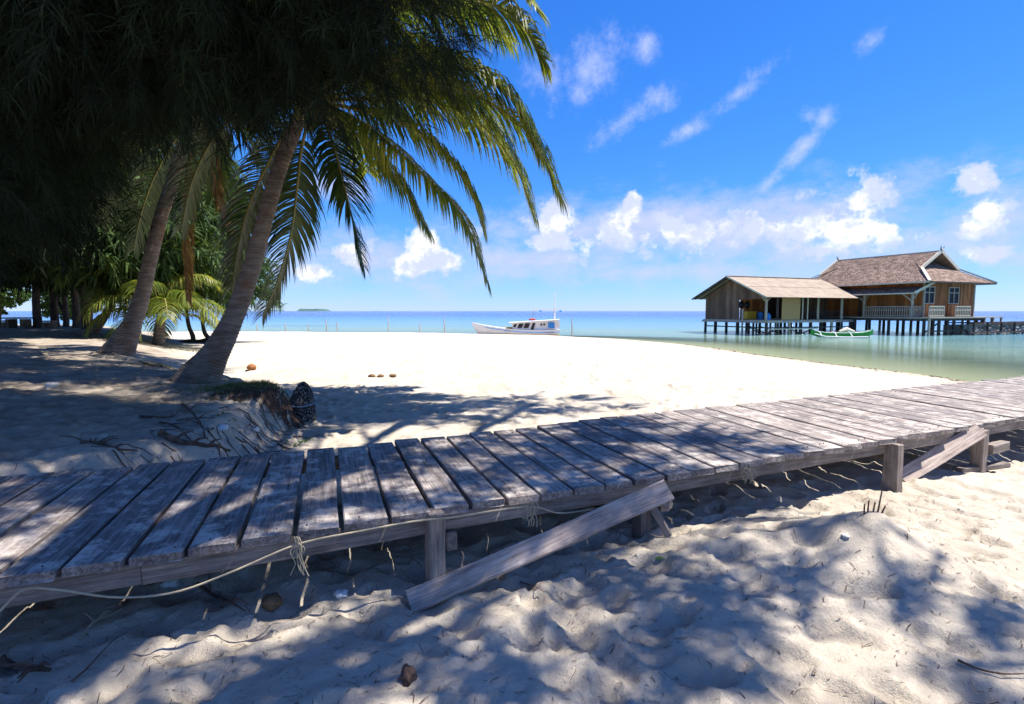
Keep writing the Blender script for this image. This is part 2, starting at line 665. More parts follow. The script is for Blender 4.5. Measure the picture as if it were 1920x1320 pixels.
M['frond_dead'] = mat_leaf('dead_palm_leaflet', (0.16, 0.085, 0.035), (0.30, 0.17, 0.07), (0.42, 0.27, 0.12), 0.25, 1.5, 0.8)
M['rachis'] = mat_plain('palm_rib', (0.20, 0.19, 0.05), (0.34, 0.29, 0.09), 4, 0.6)
M['husk'] = mat_plain('palm_fibre', (0.10, 0.06, 0.03), (0.24, 0.15, 0.08), 12, 0.95, 0.01)
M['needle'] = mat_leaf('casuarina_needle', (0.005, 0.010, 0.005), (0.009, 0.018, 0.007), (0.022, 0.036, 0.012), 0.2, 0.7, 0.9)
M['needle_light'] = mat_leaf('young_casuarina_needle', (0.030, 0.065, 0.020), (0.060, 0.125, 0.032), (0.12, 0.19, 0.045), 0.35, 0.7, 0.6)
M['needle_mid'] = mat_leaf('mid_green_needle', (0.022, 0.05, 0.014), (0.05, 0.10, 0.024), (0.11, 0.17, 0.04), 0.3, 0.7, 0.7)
M['bark'] = mat_plain('casuarina_bark', (0.035, 0.025, 0.02), (0.10, 0.075, 0.06), 9, 0.95, 0.03, (1, 1, 0.3))
M['rust'] = mat_plain('rusty_nail', (0.05, 0.025, 0.015), (0.14, 0.06, 0.03), 30, 0.8)
M['root'] = mat_plain('dry_root', (0.06, 0.035, 0.025), (0.17, 0.11, 0.08), 14, 0.95, 0.01)

# ---------------------------------------------------------------- terrain functions
RNG = np.random.default_rng(11)
_PERM = RNG.permutation(4096)


def vnoise(x, y):
    xi, yi = np.floor(x).astype(int), np.floor(y).astype(int)
    fx, fy = x - xi, y - yi
    fx, fy = fx * fx * fx * (fx * (fx * 6 - 15) + 10), fy * fy * fy * (fy * (fy * 6 - 15) + 10)

    def h(i, j):
        return _PERM[(_PERM[i & 4095] + j) & 4095] / 4095.0
    a, b = h(xi, yi), h(xi + 1, yi)
    c, d = h(xi, yi + 1), h(xi + 1, yi + 1)
    return (a + (b - a) * fx) * (1 - fy) + (c + (d - c) * fx) * fy - 0.5


def fbm(x, y, oct=4):
    s, amp = 0, 1.0
    for k in range(oct):
        s = s + amp * vnoise(x * 2 ** k + 17.3 * k, y * 2 ** k + 5.1 * k)
        amp *= 0.5
    return s


SHORE = [(16, -60), (15, -10), (14.3, 4), (13.6, 12), (13.2, 16), (12.8, 19), (12, 23), (11, 30), (8.6, 36), (4, 41.5), (-5, 45),
         (-14, 47), (-24, 48.5), (-36, 47), (-50, 42), (-75, 25), (-95, -60)]
BANK = [(-30, -12), (-9, -1.2), (-5.2, 1.9), (-3.7, 3.35), (-2.85, 4.35), (-2.55, 5.0), (-2.75, 5.9), (-2.95, 6.7), (-2.95, 7.3),
        (-3.5, 8.1), (-4.4, 9.2), (-5.4, 10.2), (-6.6, 11.4), (-7.7, 13), (-10, 17), (-16, 26), (-24, 36), (-32, 43), (-60, 60), (-90, 60)]


def poly_sdf(x, y, pts):
    """distance to an open polyline, positive to the left of its direction"""
    best = np.full(x.shape, 1e18)
    sign = np.ones(x.shape)
    for (x0, y0), (x1, y1) in zip(pts[:-1], pts[1:]):
        dx, dy = x1 - x0, y1 - y0
        t = np.clip(((x - x0) * dx + (y - y0) * dy) / (dx * dx + dy * dy), 0, 1)
        ex, ey = x - (x0 + t * dx), y - (y0 + t * dy)
        d2 = ex * ex + ey * ey
        cr = dx * (y - y0) - dy * (x - x0)
        upd = d2 < best - 1e-9
        best = np.where(upd, d2, best)
        sign = np.where(upd, np.where(cr >= 0, 1.0, -1.0), sign)
    return np.sqrt(best) * sign


def sstep(a, b, v):
    t = np.clip((v - a) / (b - a), 0, 1)
    return t * t * (3 - 2 * t)


SEA_Z = -0.55


def base_height(x, y):
    s = poly_sdf(x, y, SHORE) + 0.5 * fbm(x * 0.25, y * 0.25, 3)
    z = np.where(s > 0, SEA_Z + 0.55 * (1 - np.exp(-np.maximum(s, 0) / 4.0)), SEA_Z + np.maximum(s, -200) * 0.045)
    z = z + 0.05 * fbm(x * 0.35, y * 0.35, 3) * sstep(0, 6, s)
    t = poly_sdf(x, y, BANK) + 0.30 * fbm(x * 1.1, y * 1.1, 4)
    far = sstep(8, 16, y)
    width = 0.42 + 2.2 * far
    T = sstep(-0.15 * width, width, t)
    z = z + T * (0.40 + 0.24 * sstep(0, 6, t) + 0.05 * fbm(x * 0.6, y * 0.6, 3))
    # mound with grass just right of the first palm
    z = z + 0.10 * np.exp(-(((x + 3.55) / 0.55) ** 2 + ((y - 7.35) / 0.45) ** 2))
    # heaped sand in the right foreground
    z = z + 0.30 * np.exp(-(((x - 2.22) / 0.42) ** 2 + ((y - 3.20) / 0.34) ** 2) ** 0.62)
    z = z + 0.07 * np.exp(-(((x - 1.6) / 0.7) ** 2 + ((y - 3.35) / 0.25) ** 2))
    z = z + 0.045 * fbm(x * 1.2 + 9, y * 1.2, 4) * sstep(6, 1, np.abs(y - 2.0))
    return z, s, t


def graded(lo, a, b, hi, step, g0, g1):
    mid = list(np.arange(a, b, step))
    left, p, d = [], a, step
    while p > lo:
        d *= g0
        p -= d
        left.append(p)
    right, p, d = [], mid[-1], step
    while p < hi:
        d *= g1
        p += d
        right.append(p)
    return np.array(left[::-1] + mid + right)


GX = graded(-95, -6.6, 4.6, 60, 0.0235, 1.03, 1.028)
GY = graded(-30, 1.0, 4.8, 110, 0.018, 1.10, 1.0135)


def build_terrain():
    X, Y = np.meshgrid(GX, GY)
    z, s, t = base_height(X, Y)
    D = np.zeros_like(z)
    rng = np.random.default_rng(5)

    def dimples(n, x0, x1, y0, y1, a0, a1, d0, d1, bias=None, rim=0.3):
        for _ in range(n):
            cx, cy = rng.uniform(x0, x1), rng.uniform(y0, y1)
            a = rng.uniform(a0, a1)
            b = a * rng.uniform(0.42, 0.75)
            d = rng.uniform(d0, d1)
            th = rng.uniform(0, math.pi) if bias is None or rng.random() < 0.35 else bias + rng.normal(0, 0.35)
            i0, i1 = np.searchsorted(GX, (cx - 1.7 * a, cx + 1.7 * a))
            j0, j1 = np.searchsorted(GY, (cy - 1.7 * a, cy + 1.7 * a))
            if i1 - i0 < 2 or j1 - j0 < 2:
                continue
            xx, yy = X[j0:j1, i0:i1] - cx, Y[j0:j1, i0:i1] - cy
            u = xx * math.cos(th) + yy * math.sin(th)
            v = -xx * math.sin(th) + yy * math.cos(th)
            q2 = (u / a) ** 2 + (v / b) ** 2 + 0.25 * (u / a) * (v / b)
            q = np.sqrt(np.maximum(q2, 0))
            bowl = -d * np.clip(1 - q2, 0, 1) ** 0.62
            r = rim * d * np.exp(-((q - 1.12) / 0.22) ** 2)
            blk = D[j0:j1, i0:i1]
            D[j0:j1, i0:i1] = np.minimum(blk, bowl) + r * (blk > -0.01)
    dimples(520, -3.5, 5.2, 1.2, 4.6, 0.09, 0.17, 0.03, 0.07, 2.5, 0.22)
    dimples(900, -4.0, 6.0, 1.2, 5.5, 0.035, 0.08, 0.008, 0.025)
    dimples(1500, -7, 10, 4.5, 13, 0.12, 0.22, 0.02, 0.045)
    dimples(1500, -14, 13, 10, 26, 0.18, 0.34, 0.02, 0.05)
    dimples(900, -9, -2.5, 3.6, 11, 0.10, 0.20, 0.02, 0.05)
    dimples(900, -8, -2.5, 3.6, 9, 0.04, 0.09, 0.008, 0.022)
    np.maximum(D, -0.13, out=D)
    land = sstep(0.3, 2.0, s)
    D *= 1 - 0.85 * np.exp(-(((X - 2.22) / 0.42) ** 2 + ((Y - 3.15) / 0.36) ** 2) ** 2)
    z = z + D * land
    near = sstep(11, 6, Y)
    z = z + (0.010 * fbm(X * 6, Y * 6, 3) + 0.011 * near * fbm(X * 17, Y * 17, 2) * (0.4 + np.clip(fbm(X * 1.7, Y * 1.7, 2) + .4, 0, 1))) * land
    # the mound stays a clean cone
    ny, nx = z.shape
    V = np.stack([X, Y, z], -1).reshape(-1, 3)
    idx = np.arange(ny * nx).reshape(ny, nx)
    a, b, c, d = idx[:-1, :-1].ravel(), idx[:-1, 1:].ravel(), idx[1:, 1:].ravel(), idx[1:, :-1].ravel()
    tris = np.concatenate([np.stack([a, b, c], 1), np.stack([a, c, d], 1)])
    ob = mesh_arrays('beach_sand', V, tris, M['sand'], smooth=True)
    ob['kind'] = 'structure'
    me = ob.data
    lit = np.clip(sstep(-0.1, 1.2, t) * 0.85, 0, 1)  # terrace mask for the litter stain and the tree shade painted with it
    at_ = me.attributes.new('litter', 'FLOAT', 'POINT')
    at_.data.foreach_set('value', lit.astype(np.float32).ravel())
    return z


HZ = build_terrain()


def hz(x, y):
    i = int(np.clip(np.searchsorted(GX, x) - 1, 0, len(GX) - 2))
    j = int(np.clip(np.searchsorted(GY, y) - 1, 0, len(GY) - 2))
    u = (x - GX[i]) / (GX[i + 1] - GX[i])
    v = (y - GY[j]) / (GY[j + 1] - GY[j])
    return float((HZ[j, i] * (1 - u) + HZ[j, i + 1] * u) * (1 - v) + (HZ[j + 1, i] * (1 - u) + HZ[j + 1, i + 1] * u) * v)


def ground_at(px, py):
    """where the view through a picture point meets the sand"""
    d = ray(px, py)
    p = Vector((0, 0, CAM_H))
    t = 0.8
    while t < 120:
        q = p + d * t
        if q.z <= hz(q.x, q.y):
            return Vector((q.x, q.y, hz(q.x, q.y)))
        t += 0.01 + t * 0.003
    return p + d * t


def build_water():
    ax = graded(-9000, -30, 45, 9000, 0.8, 1.12, 1.12)
    ay = graded(-200, 8, 70, 9000, 0.8, 1.12, 1.12)
    X, Y = np.meshgrid(ax, ay)
    s = -poly_sdf(X, Y, SHORE)
    ny, nx = X.shape
    V = np.stack([X, Y, np.full(X.shape, SEA_Z)], -1).reshape(-1, 3)
    idx = np.arange(ny * nx).reshape(ny, nx)
    keep = (s[:-1, :-1] > -3) | (s[1:, 1:] > -3)
    a, b, c, d = idx[:-1, :-1][keep], idx[:-1, 1:][keep], idx[1:, 1:][keep], idx[1:, :-1][keep]
    tris = np.concatenate([np.stack([a, b, c], 1), np.stack([a, c, d], 1)])
    ob = mesh_arrays('sea_water', V, tris, M['water'], smooth=True)
    ob['kind'] = 'structure'
    at_ = ob.data.attributes.new('offshore', 'FLOAT', 'POINT')
    at_.data.foreach_set('value', np.maximum(s, 0).astype(np.float32).ravel())


build_water()

# ---------------------------------------------------------------- boardwalk
DECK_Z = 0.41
GAPS = [(-2.78, 1.80, -3.30, 3.46), (-2.52, 1.91, -3.10, 3.55), (-2.32, 2.00, -2.89, 3.62), (-2.13, 2.09, -2.66, 3.70),
        (-1.92, 2.19, -2.46, 3.78), (-1.71, 2.28, -2.25, 3.86), (-1.50, 2.37, -2.04, 3.95), (-1.30, 2.46, -1.84, 4.03),
        (-1.08, 2.56, -1.62, 4.11), (-0.87, 2.66, -1.41, 4.20), (-0.65, 2.76, -1.19, 4.29), (-0.44, 2.86, -0.99, 4.40),
        (-0.23, 2.95, -0.79, 4.50), (-0.03, 3.02, -0.58, 4.60), (0.17, 3.11, -0.38, 4.70), (0.38, 3.20, -0.18, 4.80),
        (0.59, 3.29, 0.02, 4.90), (0.79, 3.39, 0.23, 5.00), (1.02, 3.49, 0.44, 5.11), (1.22, 3.58, 0.67, 5.23),
        (1.43, 3.67, 0.90, 5.35), (1.63, 3.77, 1.11, 5.46), (1.85, 3.87, 1.31, 5.56), (2.06, 3.97, 1.53, 5.66),
        (2.26, 4.07, 1.76, 5.76), (2.48, 4.17, 1.97, 5.86), (2.69, 4.27, 2.19, 5.95), (2.89, 4.36, 2.40, 6.04),
        (3.09, 4.45, 2.61, 6.14), (3.30, 4.55, 2.82, 6.24)]


def timber(name, p0, p1, w, th, up, material, parent, rng, rough=0.004, taper=0.0, nst=5, wob=0.0):
    """one sawn board: chamfered section, slightly uneven edges and ends, local X along the grain"""
    p0, p1 = Vector(p0), Vector(p1)
    X = (p1 - p0).normalized()
    Y = Vector(up).cross(X).normalized()
    Z = X.cross(Y)
    Lh = (p1 - p0).length
    ch = min(0.006, th * 0.2)
    mb = MB()
    vs, fs = [], []
    prof = [(-1, -1, 0, 1), (-1, -1, 1, 0), (1, -1, -1, 0), (1, -1, 0, 1), (1, 1, 0, -1), (1, 1, -1, 0), (-1, 1, 1, 0), (-1, 1, 0, -1)]
    for k in range(nst):
        t = k / (nst - 1)
        e0, e1 = rng.uniform(-rough, rough), rng.uniform(-rough, rough)
        dz = rng.uniform(-rough, rough) * 0.5 + wob * math.sin(math.pi * t)
        for (sy, sz, cy, cz) in prof:
            hw = w / 2 * (1 - taper * t) + (e0 if sy < 0 else e1)
            x = t * Lh
            if k in (0, nst - 1):
                x += rng.uniform(-rough, rough) * 1.5
            vs.append(p0 + X * x + Y * (sy * hw + cy * ch) + Z * (sz * th / 2 + cz * ch + dz))
    for k in range(nst - 1):
        for j in range(8):
            j2 = (j + 1) % 8
            fs.append((k * 8 + j, k * 8 + j2, (k + 1) * 8 + j2, (k + 1) * 8 + j))
    fs.append(tuple(reversed(range(8))))
    fs.append(tuple((nst - 1) * 8 + j for j in range(8)))
    mb.add(vs, fs)
    return mb.build(name, material, parent, frame=(p0, X, Y, Z))


def build_boardwalk():
    rng = random.Random(3)
    g = list(GAPS)
    d = (0.2075, 0.0948)
    for k in range(6):
        a = g[0]
        g.insert(0, (a[0] - d[0], a[1] - d[1], a[2] - d[0], a[3] - d[1]))
    for k in range(44):
        a = g[-1]
        g.append((a[0] + d[0], a[1] + d[1], a[2] + d[0] + 0.0015, a[3] + d[1]))
    bw = thing('boardwalk', (0.6, 3.9, 0.0), 'weathered grey plank boardwalk crossing the sand on low posts', 'boardwalk')
    th = 0.045
    for k in range(len(g) - 1):
        (ax, ay, bx, by), (cx, cy, ex, ey) = g[k], g[k + 1]
        gap = 0.017 + 0.011 * rng.random()
        if k == 14:
            gap = 0.034
        n0, f0, n1, f1 = Vector((ax, ay)), Vector((bx, by)), Vector((cx, cy)), Vector((ex, ey))
        near, far = (n0 + n1) / 2, (f0 + f1) / 2
        ax_ = (far - near).normalized()
        near = near - ax_ * rng.uniform(-0.012, 0.03)
        far = far + ax_ * rng.uniform(-0.012, 0.03)
        perp = Vector((-ax_.y, ax_.x))
        w = abs((n1 - n0).dot(perp)) - gap
        wf = abs((f1 - f0).dot(perp)) - gap
        zz = DECK_Z - th / 2 + rng.uniform(-0.004, 0.004)
        timber('plank', (near.x, near.y, zz + rng.uniform(-.004, .004)), (far.x, far.y, zz + rng.uniform(-.004, .004)),
               w, th, (0, 0, 1), M['deck'], bw, rng, 0.004, 1 - wf / w if w > 0 else 0, wob=rng.uniform(-0.004, 0.004))

    def edge(t, off, z):
        """point at fraction index t along the near (off 0) .. far (off 1) edge"""
        i = int(math.floor(t))
        u = t - i
        a, b = g[i], g[i + 1]
        nx, ny = a[0] + (b[0] - a[0]) * u, a[1] + (b[1] - a[1]) * u
        fx, fy = a[2] + (b[2] - a[2]) * u, a[3] + (b[3] - a[3]) * u
        return Vector((nx + (fx - nx) * off, ny + (fy - ny) * off, z))
    nails = MB()
    for k in range(len(g) - 1):
        for off in (0.045, 0.93):
            for u in (0.27, 0.73):
                if rng.random() < .3:
                    continue
                c = edge(k + u + rng.uniform(-.14, .14), off + rng.uniform(-.02, .02), DECK_Z + 0.004)
                r = 0.0042
                nails.add([c + Vector((math.cos(a) * r, math.sin(a) * r, 0)) for a in (0, 1.05, 2.1, 3.15, 4.2, 5.25)] +
                          [c + Vector((math.cos(a) * r, math.sin(a) * r, -.012)) for a in (0, 1.05, 2.1, 3.15, 4.2, 5.25)],
                          [(0, 1, 2, 3, 4, 5)] + [(i, (i + 1) % 6, 6 + (i + 1) % 6, 6 + i) for i in range(6)])
    nl = nails.build('nail_heads', M['rust'], bw)
    nl['kind'] = 'stuff'
    zb = DECK_Z - th - 0.052
    cuts = [0, 11.2, 17.05, 23.7, 35.0, 41.0, 52, 63, len(g) - 1.001]
    for off in (0.035, 0.93):
        for a, b in zip(cuts[:-1], cuts[1:]):
            timber('beam', edge(a + 0.02, off, zb + rng.uniform(-.004, .004)), edge(b - 0.02, off, zb + rng.uniform(-.004, .004)),
                   0.055, 0.10, (0, 0, 1), M['beam'], bw, rng, 0.004)
    # posts stand just outside the near beam, with a cross bearer under the deck
    posts = [4.0, 17.05, 23.6, 35.0, 40.9, 50, 60, 70]
    for t in posts:
        for off in ((-0.012 if t != 23.6 else 0.07), 0.985):
            p = edge(t, off, 0)
            top = DECK_Z - 0.055 if (t != 17.05 or off > 0.5) else DECK_Z - 0.01
            if t == 23.6:
                top = DECK_Z - 0.14
            lean = Vector((rng.uniform(-.012, .012), rng.uniform(-.012, .012), 0))
            base = Vector((p.x, p.y, hz(p.x, p.y) - 0.12))
            X = (edge(t + 1, off, 0) - edge(t, off, 0)).normalized()
            o = timber('post', base, Vector((p.x, p.y, top)) + lean, {17.05: .13, 35.0: .125}.get(t, .105), 0.085, X, M['beam'], bw, rng, 0.004)
        timber('bearer', edge(t + 0.45, 0.0, DECK_Z - 0.205), edge(t + 0.45, 0.99, DECK_Z - 0.205), 0.06, 0.10, (0, 0, 1), M['beam'], bw, rng)
    # short broken prop boards by the third near post
    p = edge(23.6, 0.03, 0)
    timber('prop', (p.x + 0.13, p.y - 0.07, hz(p.x, p.y) + 0.02), (p.x - 0.03, p.y + 0.02, 0.30), 0.05, 0.03, (0.4, 1, 0), M['beam'], bw, rng)
    timber('prop', (p.x - 0.15, p.y + 0.16, 0.27), (p.x + 0.14, p.y - 0.06, 0.24), 0.05, 0.09, (0, 0, 1), M['beam'], bw, rng)
    p = edge(40.9, -0.03, 0)
    timber('prop', (p.x - 0.25, p.y - 0.02, hz(p.x, p.y) + 0.03), (p.x + 0.33, p.y + 0.10, hz(p.x, p.y) + 0.05), 0.09, 0.05, (0, 0, 1), M['beam'], bw, rng)
    timber('prop', (p.x + 0.08, p.y + 0.03, 0.16), (p.x + 0.36, p.y + 0.16, 0.17), 0.08, 0.09, (0, 0, 1), M['beam'], bw, rng)
    return edge


EDGE = build_boardwalk()


def build_loose_planks():
    rng = random.Random(8)
    # long plank leaning from the sand up to the broken prop
    a = ground_at(768, 1143)
    b = at(1252, 918, 3.20)
    o = timber('fallen_plank', a + Vector((0, 0, 0.03)), b, 0.125, 0.035, (0.25, -0.75, 0.65), M['brace'], None, rng, 0.005, nst=9)
    tag(o, 'long bleached plank lying from the sand up against the boardwalk', 'plank')
    a = ground_at(1688, 902)
    b = at(1838, 806, 5.02)
    o = timber('leaning_plank', a + Vector((0, 0, 0.02)), b, 0.15, 0.03, (0.35, -0.6, 0.7), M['brace'], None, rng, 0.004, nst=7)
    tag(o, 'pale sunlit plank propped against the far right boardwalk post', 'plank')


build_loose_planks()


# ---------------------------------------------------------------- palms
def catmull(pts, n):
    pts = [Vector(p) for p in pts]
    P = [pts[0] * 2 - pts[1]] + pts + [pts[-1] * 2 - pts[-2]]
    seg = len(pts) - 1
    out = []
    for k in range(n):
        t = k / (n - 1) * seg
        i = min(int(t), seg - 1)
        u = t - i
        a, b, c, d = P[i], P[i + 1], P[i + 2], P[i + 3]
        out.append(0.5 * ((2 * b) + (c - a) * u + (2 * a - 5 * b + 4 * c - d) * u * u + (3 * b - a - 3 * c + d) * u ** 3))
    return out


def frond(parent, ctrl, rng, mat, Lmax=0.75, n_side=112, droop=1.15, width=0.048, start=0.16, gaps=0.05, rachis_mat=None, spread=1.0):
    """one palm leaf: tapered rib plus two rows of hanging leaflets, a single mesh (rib as its child)"""
    pts = catmull(ctrl, 44)
    n = len(pts)
    mb = MB()
    mb.tube(pts, [0.030 * (1 - k / (n - 1)) ** 0.8 + 0.004 for k in range(n)], 6)
    leaf = MB()
    down = Vector((0, 0, -1))
    for side in (-1, 1):
        for k in range(n_side):
            if rng.random() < gaps:
                continue
            t = start + (1 - start) * (k + rng.uniform(-.3, .3)) / n_side
            t = min(max(t, 0), 0.999)
            f = t * (n - 1)
            i = min(int(f), n - 2)
            p = pts[i].lerp(pts[i + 1], f - i)
            T = (pts[i + 1] - pts[i]).normalized()
            S = T.cross(Vector((0, 0, 1)))
            if S.length < 0.15:
                S = T.cross(Vector((0.3, 1, 0)))
            S = S.normalized() * side
            U = S.cross(T) * side
            tt = (t - start) / (1 - start)
            prof = min(1, 0.45 + 2.4 * tt) * (1 - 0.62 * max(0, (tt - 0.62) / 0.38) ** 1.4)
            Ln = 1.5 * Lmax * max(0.2, prof) * rng.uniform(0.85, 1.1)
            tip = t ** 2
            d = (S * ((0.8 + .15 * tip) * spread) + T * (0.45 + 0.45 * tip) + U * 0.18 + Vector((rng.uniform(-.08, .08), rng.uniform(-.08, .08), rng.uniform(-.08, .08)))).normalized()
            seg = 4
            q = p.copy()
            cur = d
            w0 = width * rng.uniform(0.8, 1.15)
            W = (T - cur * T.dot(cur)).normalized()
            W = (W + U * 0.35).normalized()
            row = []
            for s in range(seg + 1):
                u = s / seg
                ww = w0 * (0.55 + 1.1 * u if u < 0.4 else 1.0 * (1 - u) / 0.6) if s < seg else 0
                row.append((q - W * ww / 2, q + W * ww / 2))
                q = q + cur * (Ln / seg)
                cur = (cur + down * droop * (1 - 0.45 * tip) * (0.26 + 0.15 * s) * rng.uniform(0.8, 1.2)).normalized()
            vs, fs = [], []
            for s in range(seg):
                vs += [row[s][0], row[s][1]]
            vs.append(row[seg][0])
            for s in range(seg - 1):
                fs.append((2 * s, 2 * s + 1, 2 * s + 3, 2 * s + 2))
            fs.append((2 * seg - 2, 2 * seg - 1, 2 * seg))
            leaf.add(vs, fs)
    ob = leaf.build('frond', mat, parent)
    mb.build('rib', rachis_mat or M['rachis'], ob, smooth=True)
    return ob


def palm_trunk(parent, path, radii, rng, rings=0.055):
    length = sum((Vector(path[i + 1]) - Vector(path[i])).length for i in range(len(path) - 1))
    n = max(24, int(length / rings) * 3)
    pts = catmull(path, n)
    rad = []
    for k in range(n):
        t = k / (n - 1) * (len(radii) - 1)
        i = min(int(t), len(radii) - 2)
        r = radii[i] + (radii[i + 1] - radii[i]) * (t - i)
        r *= (1.035, 1.0, 0.972)[k % 3] * (1 + rng.uniform(-.008, .008))
        rad.append(r)
    mb = MB()
    mb.tube(pts, rad, 22, True, 0.012, rng)
    return mb.build('trunk', M['palm_trunk'], parent)


def random_crown(parent, hub, rng, n, length, mat, az0=0, az1=360, up0=75, up1=-35, Lmax=0.75, droop=1.0, n_side=60):
    for k in range(n):
        a = R(az0 + (az1 - az0) * ((k * 0.618) % 1.0) + rng.uniform(-8, 8))
        e = R(up0 + (up1 - up0) * (k + 0.5) / n + rng.uniform(-6, 6))
        Ld = length * rng.uniform(0.85, 1.08)
        h = Vector((math.sin(a), math.cos(a), 0))
        p = Vector(hub)
        ctrl = [p.copy()]
        ang = e
        for s in range(5):
            p = p + (h * math.cos(ang) + Vector((0, 0, 1)) * math.sin(ang)) * (Ld / 5)
            ctrl.append(p.copy())
            ang -= R(15 + 9 * s * 0.6)
            ang = max(ang, R(-86))
        frond(parent, ctrl, rng, mat, Lmax, n_side, droop * rng.uniform(1.2, 2.6))


def crown_heart(parent, hub, rng, r=0.2):
    mb = MB()
    for k in range(14):
        a = rng.uniform(0, 2 * math.pi)
        d = Vector((math.cos(a), math.sin(a), rng.uniform(0.3, 1.2))).normalized()
        mb.tube([Vector(hub) - Vector((0, 0, 0.35)), Vector(hub) + d * r * 0.8, Vector(hub) + d * r * 2.0], [0.06, 0.05, 0.025], 6)
    mb.build('heart', M['husk'], parent)
    for k in range(5):
        a = rng.uniform(0, 2 * math.pi)
        c = Vector(hub) + Vector((math.cos(a) * 0.26, math.sin(a) * 0.26, -0.22 + rng.uniform(-.08, .05)))
        nut = MB()
        pts = [c + Vector((0, 0, z)) for z in (-.12, -.10, -.05, 0.02, .08, .12)]
        nut.tube(pts, [0.02, 0.06, 0.095, 0.10, 0.07, 0.02], 9)
        nut.build('coconut', M['rachis'], parent, smooth=True)


def build_palms():
    rng = random.Random(21)
    # --- the near palm
    b = ground_at(378, 716)
    D = b.y
    p1 = thing('coconut_palm', b, 'nearest coconut palm, leaning right over the white beach from a grassy bank', 'palm', 'coconut palms')
    path = [at(360, 742, D - .02), at(372, 712, D), at(402, 665, D + .03), at(436, 600, D + .08), at(470, 508, D + .15), at(497, 410, D + .22),
            at(524, 315, D + .3), at(560, 225, D + .35), at(585, 180, D + .4)]
    palm_trunk(p1, path, [0.40, 0.32, 0.205, 0.15, 0.132, 0.12, 0.115, 0.11, 0.10], rng)
    hub = at(588, 190, D + .4)
    crown_heart(p1, hub, rng)
    H = D + .4

    def F(pts, mat='frond', **k):
        frond(p1, [hub] + [at(x, y, Y) for x, y, Y in pts], rng, M[mat], **k)
    F([(690, 60, H - .2), (790, 5, H - .4), (900, 0, H - .5), (975, 40, H - .6), (1022, 112, H - .6)], Lmax=0.72, droop=1.75, n_side=130)
    F([(690, 165, H - .1), (800, 155, H - .3), (910, 188, H - .4), (1000, 262, H - .5), (1052, 368, H - .5)], Lmax=0.72, droop=1.75, n_side=130)
    F([(680, 185, H + .3), (790, 185, H + .5), (890, 225, H + .6), (960, 300, H + .6), (1000, 400, H + .6)], Lmax=0.8, droop=1.75, n_side=130)
    F([(670, 205, H + .2), (750, 225, H + .3), (830, 285, H + .3), (880, 355, H + .3), (903, 425, H + .3)], Lmax=0.7, droop=1.75, n_side=130)
    F([(650, 215, H - .4), (720, 262, H - .7), (800, 335, H - .9), (868, 412, H - 1.), (912, 528, H - 1.)], Lmax=0.6, droop=2.2, n_side=125)
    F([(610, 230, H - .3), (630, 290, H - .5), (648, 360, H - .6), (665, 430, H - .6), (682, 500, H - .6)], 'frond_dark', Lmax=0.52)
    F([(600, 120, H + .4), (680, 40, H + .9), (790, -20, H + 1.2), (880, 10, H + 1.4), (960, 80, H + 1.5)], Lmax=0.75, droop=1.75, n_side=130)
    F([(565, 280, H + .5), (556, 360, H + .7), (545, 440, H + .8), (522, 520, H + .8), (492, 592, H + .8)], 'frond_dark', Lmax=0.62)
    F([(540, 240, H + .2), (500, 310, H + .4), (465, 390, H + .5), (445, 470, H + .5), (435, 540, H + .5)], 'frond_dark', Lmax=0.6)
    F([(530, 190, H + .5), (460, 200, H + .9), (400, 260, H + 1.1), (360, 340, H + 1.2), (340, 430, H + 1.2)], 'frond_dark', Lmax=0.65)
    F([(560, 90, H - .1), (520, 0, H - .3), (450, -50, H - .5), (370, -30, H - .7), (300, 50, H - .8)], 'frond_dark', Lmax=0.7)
    F([(600, 80, H - .3), (640, -40, H - .7), (720, -110, H - 1.1), (830, -110, H - 1.5), (940, -50, H - 1.9), (1000, 10, H - 2.1)], Lmax=0.6)
    F([(680, 135, H - .5), (780, 105, H - .8), (880, 125, H - 1.), (960, 185, H - 1.1), (1012, 285, H - 1.1)], Lmax=0.7, droop=1.75, n_side=125)
    F([(640, 225, H + .4), (700, 285, H + .6), (755, 350, H + .7), (800, 430, H + .7)], Lmax=0.7, droop=2.2, n_side=115)
    F([(660, 150, H + .8), (760, 120, H + 1.2), (850, 165, H + 1.5), (930, 240, H + 1.6), (965, 330, H + 1.6)], Lmax=0.8, droop=1.75, n_side=125)
    random_crown(p1, hub, rng, 9, 3.3, M['frond'], -70, 150, 80, 20, 0.7)
    # --- the second palm
    b = ground_at(228, 664)
    D = b.y
    p2 = thing('coconut_palm', b, 'second coconut palm with its upper trunk sunlit and a dead brown frond hanging', 'palm', 'coconut palms')
    path = [at(205, 690, D), at(222, 660, D), at(250, 603, D + .1), at(268, 548, D + .15), at(280, 494, D + .2), at(299, 417, D + .25), at(320, 350, D + .3),
            at(338, 290, D + .35), at(362, 228, D + .4)]
    palm_trunk(p2, path, [0.45, 0.35, 0.195, 0.168, 0.156, 0.15, 0.142, 0.13, 0.11], rng)
    hub = at(366, 218, D + .4)
    crown_heart(p2, hub, rng)
    H = D + .4

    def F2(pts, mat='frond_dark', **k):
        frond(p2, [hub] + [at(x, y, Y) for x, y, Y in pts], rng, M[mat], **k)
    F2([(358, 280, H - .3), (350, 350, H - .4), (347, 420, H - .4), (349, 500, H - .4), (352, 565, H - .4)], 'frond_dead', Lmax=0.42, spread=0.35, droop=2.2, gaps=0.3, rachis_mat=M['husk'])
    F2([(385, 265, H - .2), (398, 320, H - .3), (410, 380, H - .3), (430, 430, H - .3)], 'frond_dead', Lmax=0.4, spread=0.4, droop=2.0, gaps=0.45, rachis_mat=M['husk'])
    F2([(420, 220, H), (470, 260, H), (500, 330, H), (520, 420, H)], Lmax=0.7)
